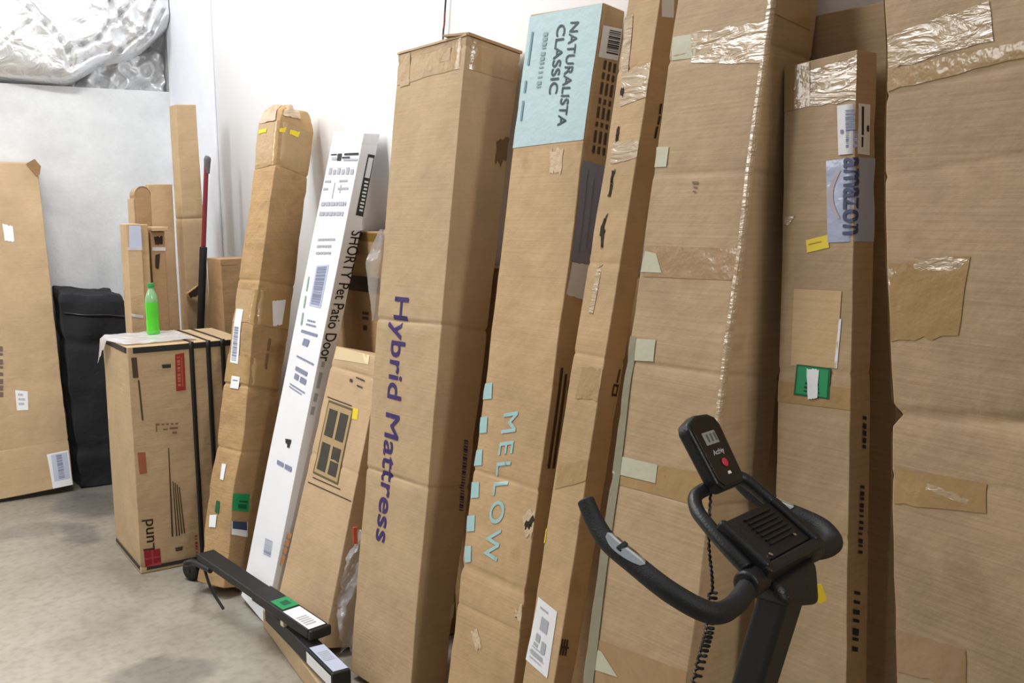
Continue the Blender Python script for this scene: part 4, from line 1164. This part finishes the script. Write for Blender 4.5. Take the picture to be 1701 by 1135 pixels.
# ------------------------------------------------------------------ low carton and black rails on the floor
fc = upright(1.238, 1.276, 2.78, 3.475, 0.070)
for k in ('FN', 'BN'):
    for z_ in 'bt': fc[k+z_] = (fc[k+z_][0]-0.073, 2.78, fc[k+z_][2])
Fb, t = carton(fc, 'low flat carton lying on the floor under the black rails', KRAFT, 22, amp=0.0015, base=(1.255, 3.1, 0))
sticker(Fb, t, 'F', [(453, 1020), (463, 1028), (462, 1048), (455, 1042)], mat('cream_tape', lin(222, 206, 160), .4), 'packing_tape')

def frame_from(a, b_, up=Vector((0, 0, 1))):
    x = (b_-a).normalized(); y = up.cross(x).normalized(); z = x.cross(y)
    return Matrix((x, y, z)).transposed()

# upper rail
ra, rb = Vector((1.110, 3.72, 0.238)), Vector((1.245, 2.945, 0.163))
rail = thing('metal_rail', 'long black rail with castor wheel, green sticker and white label, upper of two', 'rail', (1.165, 3.4, 0))
R1 = frame_from(ra, rb); ln = (rb-ra).length
box_mesh('rail_beam', (0.0, -0.036, -0.015), (ln*0.60, 0.036, 0.015), BLACK_PAINT, rail, 0.006, R1, ra)
box_mesh('rail_sleeve', (ln*0.52, -0.040, -0.018), (ln-0.02, 0.040, 0.018), BLACK_PLASTIC, rail, 0.006, R1, ra)
box_mesh('end_cap', (ln-0.02, -0.042, -0.019), (ln, 0.042, 0.019), BLACK_PLASTIC, rail, 0.008, R1, ra)
def rail_sheet(name, m, x0, x1, y0, y1, z, par, Rm, org, skew=0.0):
    V = [Vector(org)+Rm @ Vector(v) for v in ((x0, y0, z), (x1, y0, z), (x1-skew, y1, z), (x0-skew, y1, z))]
    return link_mesh(name, V, [(0, 1, 2, 3)], m, par, smooth=False)
g = rail_sheet('green_sticker', GREEN_STICKER, ln*0.66, ln*0.76, -0.030, 0.036, 0.0192, rail, R1, ra)
rail_sheet('printing', DARK_GREEN, ln*0.69, ln*0.73, -0.01, 0.02, 0.0198, g, R1, ra)
lb = rail_sheet('label', PAPER, ln*0.775, ln*0.975, -0.036, 0.030, 0.0192, rail, R1, ra)
for k in range(5):
    rail_sheet('printing', GREY_INK, ln*(0.86+0.018*k), ln*(0.868+0.018*k), -0.028, 0.012, 0.0198, lb, R1, ra)
# bracket and castor
wc = on_plane(319, 946, 2, 0.046)
tube('wheel_bracket', [ra+R1 @ Vector((0.10, -0.03, -0.02)), ra+R1 @ Vector((-0.02, -0.035, -0.03)), ra+R1 @ Vector((-0.09, -0.035, -0.06)), wc+Vector((0.02, -0.03, 0.035)), wc+Vector((0.005, -0.004, 0.012))], 0.012, BLACK_PAINT, rail, n=6, seg=10)
wh = lathe('castor_wheel', [(0.012, -0.018), (0.038, -0.018), (0.045, -0.012), (0.045, 0.012), (0.038, 0.018), (0.012, 0.018)], wc, (0.9, 0.35, 0), mat('black_rubber', lin(24, 24, 25), .6), rail)
lathe('wheel_hub', [(0.004, -0.022), (0.012, -0.022), (0.014, 0.022), (0.004, 0.022)], wc, (0.9, 0.35, 0), BLACK_PLASTIC, wh)
tube('brace', [ra+R1 @ Vector((0.02, -0.02, -0.022)), ra+R1 @ Vector((0.08, -0.02, -0.10)), ra+R1 @ Vector((0.16, -0.01, -0.16))], 0.006, BLACK_PAINT, rail, n=5, seg=8)
# lower rail
sa, sb = Vector((1.228, 3.34, 0.110)), Vector((1.203, 2.70, 0.110))
rail2 = thing('metal_rail', 'short black rail with two white labels lying on the low carton, lower of two', 'rail', (1.215, 3.0, 0.085))
R2 = frame_from(sa, sb); l2 = (sb-sa).length
box_mesh('rail_beam', (0, -0.030, -0.029), (l2-0.02, 0.030, 0.028), BLACK_PAINT, rail2, 0.005, R2, sa)
box_mesh('end_cap', (l2-0.02, -0.032, -0.030), (l2, 0.032, 0.030), BLACK_PLASTIC, rail2, 0.006, R2, sa)
lb = rail_sheet('label', PAPER_BLUE, l2*0.66, l2*0.985, -0.022, 0.028, 0.0292, rail2, R2, sa)
for k in range(6):
    rail_sheet('printing', GREY_INK, l2*(0.74+0.02*k), l2*(0.748+0.02*k), -0.016, 0.02, 0.0298, lb, R2, sa)
V = [sa+R2 @ Vector(v) for v in ((l2*0.66, -0.0322, -0.02), (l2*0.985, -0.0322, -0.02), (l2*0.985, -0.0322, 0.02), (l2*0.66, -0.0322, 0.02))]
link_mesh('label', V, [(0, 1, 2, 3)], PAPER, rail2, smooth=False)
clip = thing('plastic_clip', 'small cream plastic clip on the lower black rail', 'clip', on_plane(471, 1031, 0, 1.19))
box_mesh('clip_body', (-0.008, -0.014, -0.02), (0.008, 0.014, 0.022), mat('cream_plastic', lin(228, 218, 196), .5), clip, 0.004, org=on_plane(471, 1031, 0, 1.19))

# ------------------------------------------------------------------ exercise bike (only its head stands in the view)
BO = Vector((1.173, 0.994, 0.991))
_az = math.radians(77.1)
BT, BF = Vector((math.sin(_az), math.cos(_az), 0)), Vector((-math.cos(_az), math.sin(_az), 0))
BR = Matrix((BT, BF, Vector((0, 0, 1)))).transposed()
def bk(tx, fy, uz): return BO+BR @ Vector((tx, fy, uz))
bike = thing('exercise_bike', 'black exercise bike with curved handlebars and a small console', 'exercise bike', (1.08, 0.93, 0))
# handle horns
tube('handlebar', [bk(-0.085, -0.004, 0.004), bk(-0.15, -0.012, -0.010), bk(-0.205, -0.008, -0.004), bk(-0.236, 0.035, 0.022), bk(-0.240, 0.10, 0.052), bk(-0.238, 0.145, 0.072), bk(-0.232, 0.175, 0.096), bk(-0.227, 0.197, 0.124)], [0.0155, 0.0155, 0.0158, 0.0155, 0.0150, 0.0145, 0.0138, 0.0130], BLACK_FOAM, bike, n=10, seg=20)
tube('handlebar', [bk(0.088, -0.004, 0.006), bk(0.145, -0.008, -0.006), bk(0.19, -0.004, -0.006), bk(0.215, 0.028, 0.006), bk(0.218, 0.07, 0.016), bk(0.212, 0.11, 0.026), bk(0.205, 0.15, 0.04), bk(0.20, 0.19, 0.07)], [0.0155, 0.0158, 0.016, 0.016, 0.0158, 0.015, 0.0145, 0.014], BLACK_FOAM, bike, n=10, seg=20)
# pulse plates let into the grips
def pulse(side, f0, f1, bx_):
    V = []; Fs = []
    n1, n2 = 14, 6
    for i in range(n1+1):
        k = i/n1
        ctr = bx_(k)
        w = 0.9*math.sin(math.pi*min(1, max(0, k)))**0.5*0.8+0.05
        d = (bx_(min(1, k+0.02))-bx_(max(0, k-0.02))).normalized()
        up = Vector((0, 0, 1)); view = (EYE-ctr).normalized()*0.55+up*0.9
        nrm = (view-d*view.dot(d)).normalized(); sd = d.cross(nrm)
        for j in range(n2+1):
            a = (j/n2-0.5)*2*w
            V.append(ctr+nrm*math.cos(a)*0.0166+sd*math.sin(a)*0.0166)
    for i in range(n1):
        for j in range(n2):
            a = i*(n2+1)+j; Fs.append((a, a+1, a+n2+2, a+n2+1))
    return link_mesh('pulse_sensor', V, Fs, CHROME, bike)
def left_path(k):
    P_ = spline([bk(-0.236, 0.035, 0.022), bk(-0.240, 0.10, 0.052), bk(-0.238, 0.145, 0.072), bk(-0.232, 0.175, 0.096)], 20)
    return P_[int((0.22+0.50*k)*(len(P_)-1))]
def right_path(k):
    P_ = spline([bk(0.218, 0.07, 0.016), bk(0.212, 0.11, 0.026), bk(0.205, 0.15, 0.04), bk(0.20, 0.19, 0.07)], 20)
    return P_[int((0.1+0.65*k)*(len(P_)-1))]
for pth in (left_path, right_path):
    pulse(0, 0, 0, pth)['label'] = 'chrome pulse sensor'
    c0 = pth(0.52); d = (pth(0.6)-pth(0.45)).normalized()
    view = ((EYE-c0).normalized()*0.55+Vector((0, 0, 0.9))); nrm = (view-d*view.dot(d)).normalized()
    box_mesh('sensor_bridge', (-0.004, -0.009, 0.0145), (0.004, 0.009, 0.0195), BLACK_PLASTIC, bike, 0.0015, Matrix((d, nrm.cross(d), nrm)).transposed(), c0)
# forward loop carrying the console
tube('console_loop', [bk(-0.084, 0.004, 0.022), bk(-0.080, 0.04, 0.045), bk(-0.066, 0.085, 0.070), bk(-0.052, 0.112, 0.084), bk(-0.030, 0.128, 0.098), bk(0.01, 0.128, 0.103), bk(0.05, 0.122, 0.104), bk(0.083, 0.112, 0.106), bk(0.090, 0.075, 0.084), bk(0.094, 0.03, 0.050), bk(0.096, 0.0, 0.026)], 0.0115, BLACK_PLASTIC, bike, n=8, seg=16)
# slotted plate between the rails
pl = []
plate_n = Vector((0, -0.5, 0.87)).normalized()
def plate_pt(a, b_, h=0): return bk(-0.062+a*0.145, -0.012+b_*0.075, 0.026+b_*0.046)+BR @ (Vector((0, -0.52, 0.85))*h)
V = [plate_pt(a, b_, h) for h in (-0.008, 0.006) for a in (0, 1) for b_ in (0, 1)]
o = link_mesh('shelf_plate', V, [(0, 1, 3, 2), (4, 6, 7, 5), (0, 4, 5, 1), (2, 3, 7, 6), (0, 2, 6, 4), (1, 5, 7, 3)], BLACK_PLASTIC, bike); recalc(o); bevel(o, 0.004, 3)
for k in range(7):
    b0 = 0.22+0.1*k
    V = [plate_pt(a, b0+db, h) for h in (0.004, 0.0105) for a in (0.30, 0.86) for db in (0, 0.042)]
    s_ = link_mesh('slat', V, [(0, 1, 3, 2), (4, 6, 7, 5), (0, 4, 5, 1), (2, 3, 7, 6), (0, 2, 6, 4), (1, 5, 7, 3)], BLACK_PLASTIC, o); recalc(s_); bevel(s_, 0.001)
for a0, a1 in ((-0.10, 0.02), (0.98, 1.12)):
    V = [plate_pt(a, b_, h) for h in (-0.012, 0.014) for a in (a0, a1) for b_ in (-0.12, 1.02)]
    s_ = link_mesh('side_rail', V, [(0, 1, 3, 2), (4, 6, 7, 5), (0, 4, 5, 1), (2, 3, 7, 6), (0, 2, 6, 4), (1, 5, 7, 3)], BLACK_PLASTIC, bike); recalc(s_); bevel(s_, 0.007, 3)
V = [plate_pt(a, b_, h) for h in (-0.018, 0.010) for a in (-0.1, 1.12) for b_ in (-0.22, -0.02)]
s_ = link_mesh('front_lip', V, [(0, 1, 3, 2), (4, 6, 7, 5), (0, 4, 5, 1), (2, 3, 7, 6), (0, 2, 6, 4), (1, 5, 7, 3)], BLACK_PLASTIC, bike); recalc(s_); bevel(s_, 0.005, 3)
for a in (0.16, 0.80):
    lathe('screw', [(0.001, 0), (0.0035, 0), (0.0035, 0.002), (0.001, 0.0025)], plate_pt(a, 0.08 if a < .5 else 0.2, 0.0065), BR @ Vector((0, -0.52, 0.85)), CHROME, bike, 12)
tube('clamp_collar', [bk(-0.105, -0.004, 0.004), bk(-0.06, -0.004, 0.006)], 0.022, BLACK_PLASTIC, bike, n=1, seg=18)
tube('clamp_collar', [bk(0.07, -0.004, 0.006), bk(0.115, -0.004, 0.004)], 0.022, BLACK_PLASTIC, bike, n=1, seg=18)
tube('cross_tube', [bk(-0.09, -0.004, 0.004), bk(0.09, -0.004, 0.006)], 0.0155, BLACK_PAINT, bike, n=1, seg=16)
# shroud over the post head
def hull(name, top, bot, m, par, bv):
    V = [bk(*p) for p in top+bot]
    o = link_mesh(name, V, [(0, 1, 2, 3), (7, 6, 5, 4), (0, 4, 5, 1), (1, 5, 6, 2), (2, 6, 7, 3), (3, 7, 4, 0)], m, par)
    recalc(o); bevel(o, bv, 4, 25); return o
hull('post_shroud', [(-0.050, -0.030, -0.004), (0.078, -0.034, 0.002), (0.085, 0.045, 0.012), (-0.045, 0.045, 0.006)],
     [(-0.055, -0.046, -0.036), (0.046, -0.056, -0.062), (0.060, 0.024, -0.058), (-0.048, 0.028, -0.040)], BLACK_PLASTIC, bike, 0.016)
pt, pb = Vector((-0.008, -0.018, -0.02)), Vector((-0.012, 0.225, -0.93))
dpp = (pb-pt).normalized()
V = []
for e in (pt, pb):
    for a, b_ in ((-0.036, -0.026), (0.036, -0.026), (0.036, 0.026), (-0.036, 0.026)):
        V.append(bk(e.x+a, e.y+b_, e.z))
o = link_mesh('handlebar_post', V, [(3, 2, 1, 0), (4, 5, 6, 7), (0, 1, 5, 4), (1, 2, 6, 5), (2, 3, 7, 6), (3, 0, 4, 7)], BLACK_PAINT, bike); recalc(o); bevel(o, 0.010, 4)
for fy in (0.26, -0.30):
    tube('foot_bar', [bk(-0.20, fy, -0.966), bk(0.20, fy, -0.966)], 0.025, BLACK_PAINT, bike, n=1, seg=16)
tube('base_beam', [bk(-0.012, 0.26, -0.94), bk(-0.012, -0.30, -0.94)], 0.026, BLACK_PAINT, bike, n=1, seg=16)
# console
cw = Vector((1, 0.0, 0)); cv = Vector((0, 0.064, 0.102)).normalized(); cn = cw.cross(cv)
CM = BR @ Matrix((cw, cv, cn)).transposed()
cc = bk(0.031, 0.127, 0.161)
prof = [(-0.030, -0.064), (0.030, -0.064), (0.041, -0.052), (0.046, 0.040), (0.040, 0.056), (0.024, 0.064), (-0.012, 0.067), (-0.040, 0.058), (-0.047, 0.046), (-0.042, -0.052)]
def slab(name, pr, z0, z1, m, par, bv):
    V = [cc+CM @ Vector((x, y, z)) for z in (z0, z1) for x, y in pr]; n = len(pr)
    o = link_mesh(name, V, [tuple(range(n-1, -1, -1)), tuple(range(n, 2*n))]+[(k, (k+1) % n, n+(k+1) % n, n+k) for k in range(n)], m, par)
    recalc(o); bevel(o, bv, 3, 30); return o
con = slab('console', prof, -0.026, 0.0, BLACK_PLASTIC, bike, 0.006)
GLOSSB = mat('gloss_black_face', lin(20, 20, 22), 0.2)
slab('console_face', [(x*0.84, y*0.9) for x, y in prof], -0.001, 0.0012, GLOSSB, con, 0.0005)
slab('screen', [(-0.022, 0.012), (0.016, 0.012), (0.016, 0.034), (-0.022, 0.034)], 0.001, 0.0018, LCD, con, 0.0003)
for k in range(3):
    x = -0.014+0.011*k
    slab('screen_digit', [(x, 0.016), (x+0.006, 0.016), (x+0.006, 0.030), (x, 0.030)], 0.0017, 0.0021, mat('lcd_dark', lin(96, 98, 92), .4), con, 0.0001)
V0, F0 = glyphs('ActNy', 0.02)
mx_ = max(v[0] for v in V0)
link_mesh('printed_text', [cc+CM @ Vector((-0.016+v[0]/mx_*0.032, -0.006+v[1]*0.012, 0.0018)) for v in V0], F0, PAPER, con, smooth=False)
lathe('button', [(0.0075, 0.001), (0.0075, 0.003), (0.006, 0.004), (0.002, 0.0042)], cc+CM @ Vector((0.002, -0.022, 0)), CM @ Vector((0, 0, 1)), RED_BUTTON, con, 20)['label'] = 'red button'
slab('printed_mark', [(-0.003, -0.042), (0.008, -0.042), (0.006, -0.037), (-0.001, -0.037)], 0.001, 0.0017, PAPER, con, 0.0001)
tube('console_mount', [cc+CM @ Vector((0, -0.03, -0.02)), bk(0.02, 0.128, 0.104)], 0.016, BLACK_PLASTIC, bike, n=1, seg=12)
# coiled sensor cord
cpts = spline([bk(0.01, 0.125, 0.10), bk(-0.035, 0.10, 0.03), bk(-0.055, 0.08, -0.03), bk(-0.052, 0.085, -0.10), bk(-0.056, 0.10, -0.17), bk(-0.056, 0.13, -0.30)], 60)
V = []
for i, p in enumerate(cpts):
    w = i*0.85; r = 0.0065 if i > 130 else 0.0008
    V.append(p+BR @ Vector((math.cos(w)*r, math.sin(w)*r, 0)))
tube('coiled_cord', V, 0.0024, BLACK_PLASTIC, bike, n=1, seg=6)
# yellow hang tag
tg = bk(0.094, 0.02, -0.05)
dr, du = CR, Vector((0, 0, 1))
ty = [on_plane(1356, 972, 1, tg.y), on_plane(1364, 970, 1, tg.y), on_plane(1373, 996, 1, tg.y), on_plane(1362, 1003, 1, tg.y), on_plane(1350, 994, 1, tg.y)]
o = link_mesh('yellow_tag', ty, [(0, 1, 2, 3, 4)], YELLOW, bike, smooth=False)
md = o.modifiers.new('thick', 'SOLIDIFY'); md.thickness = 0.001
o['label'] = 'yellow hang tag'

for o in bpy.data.objects:
    if '_base' in o:
        del o['_base']
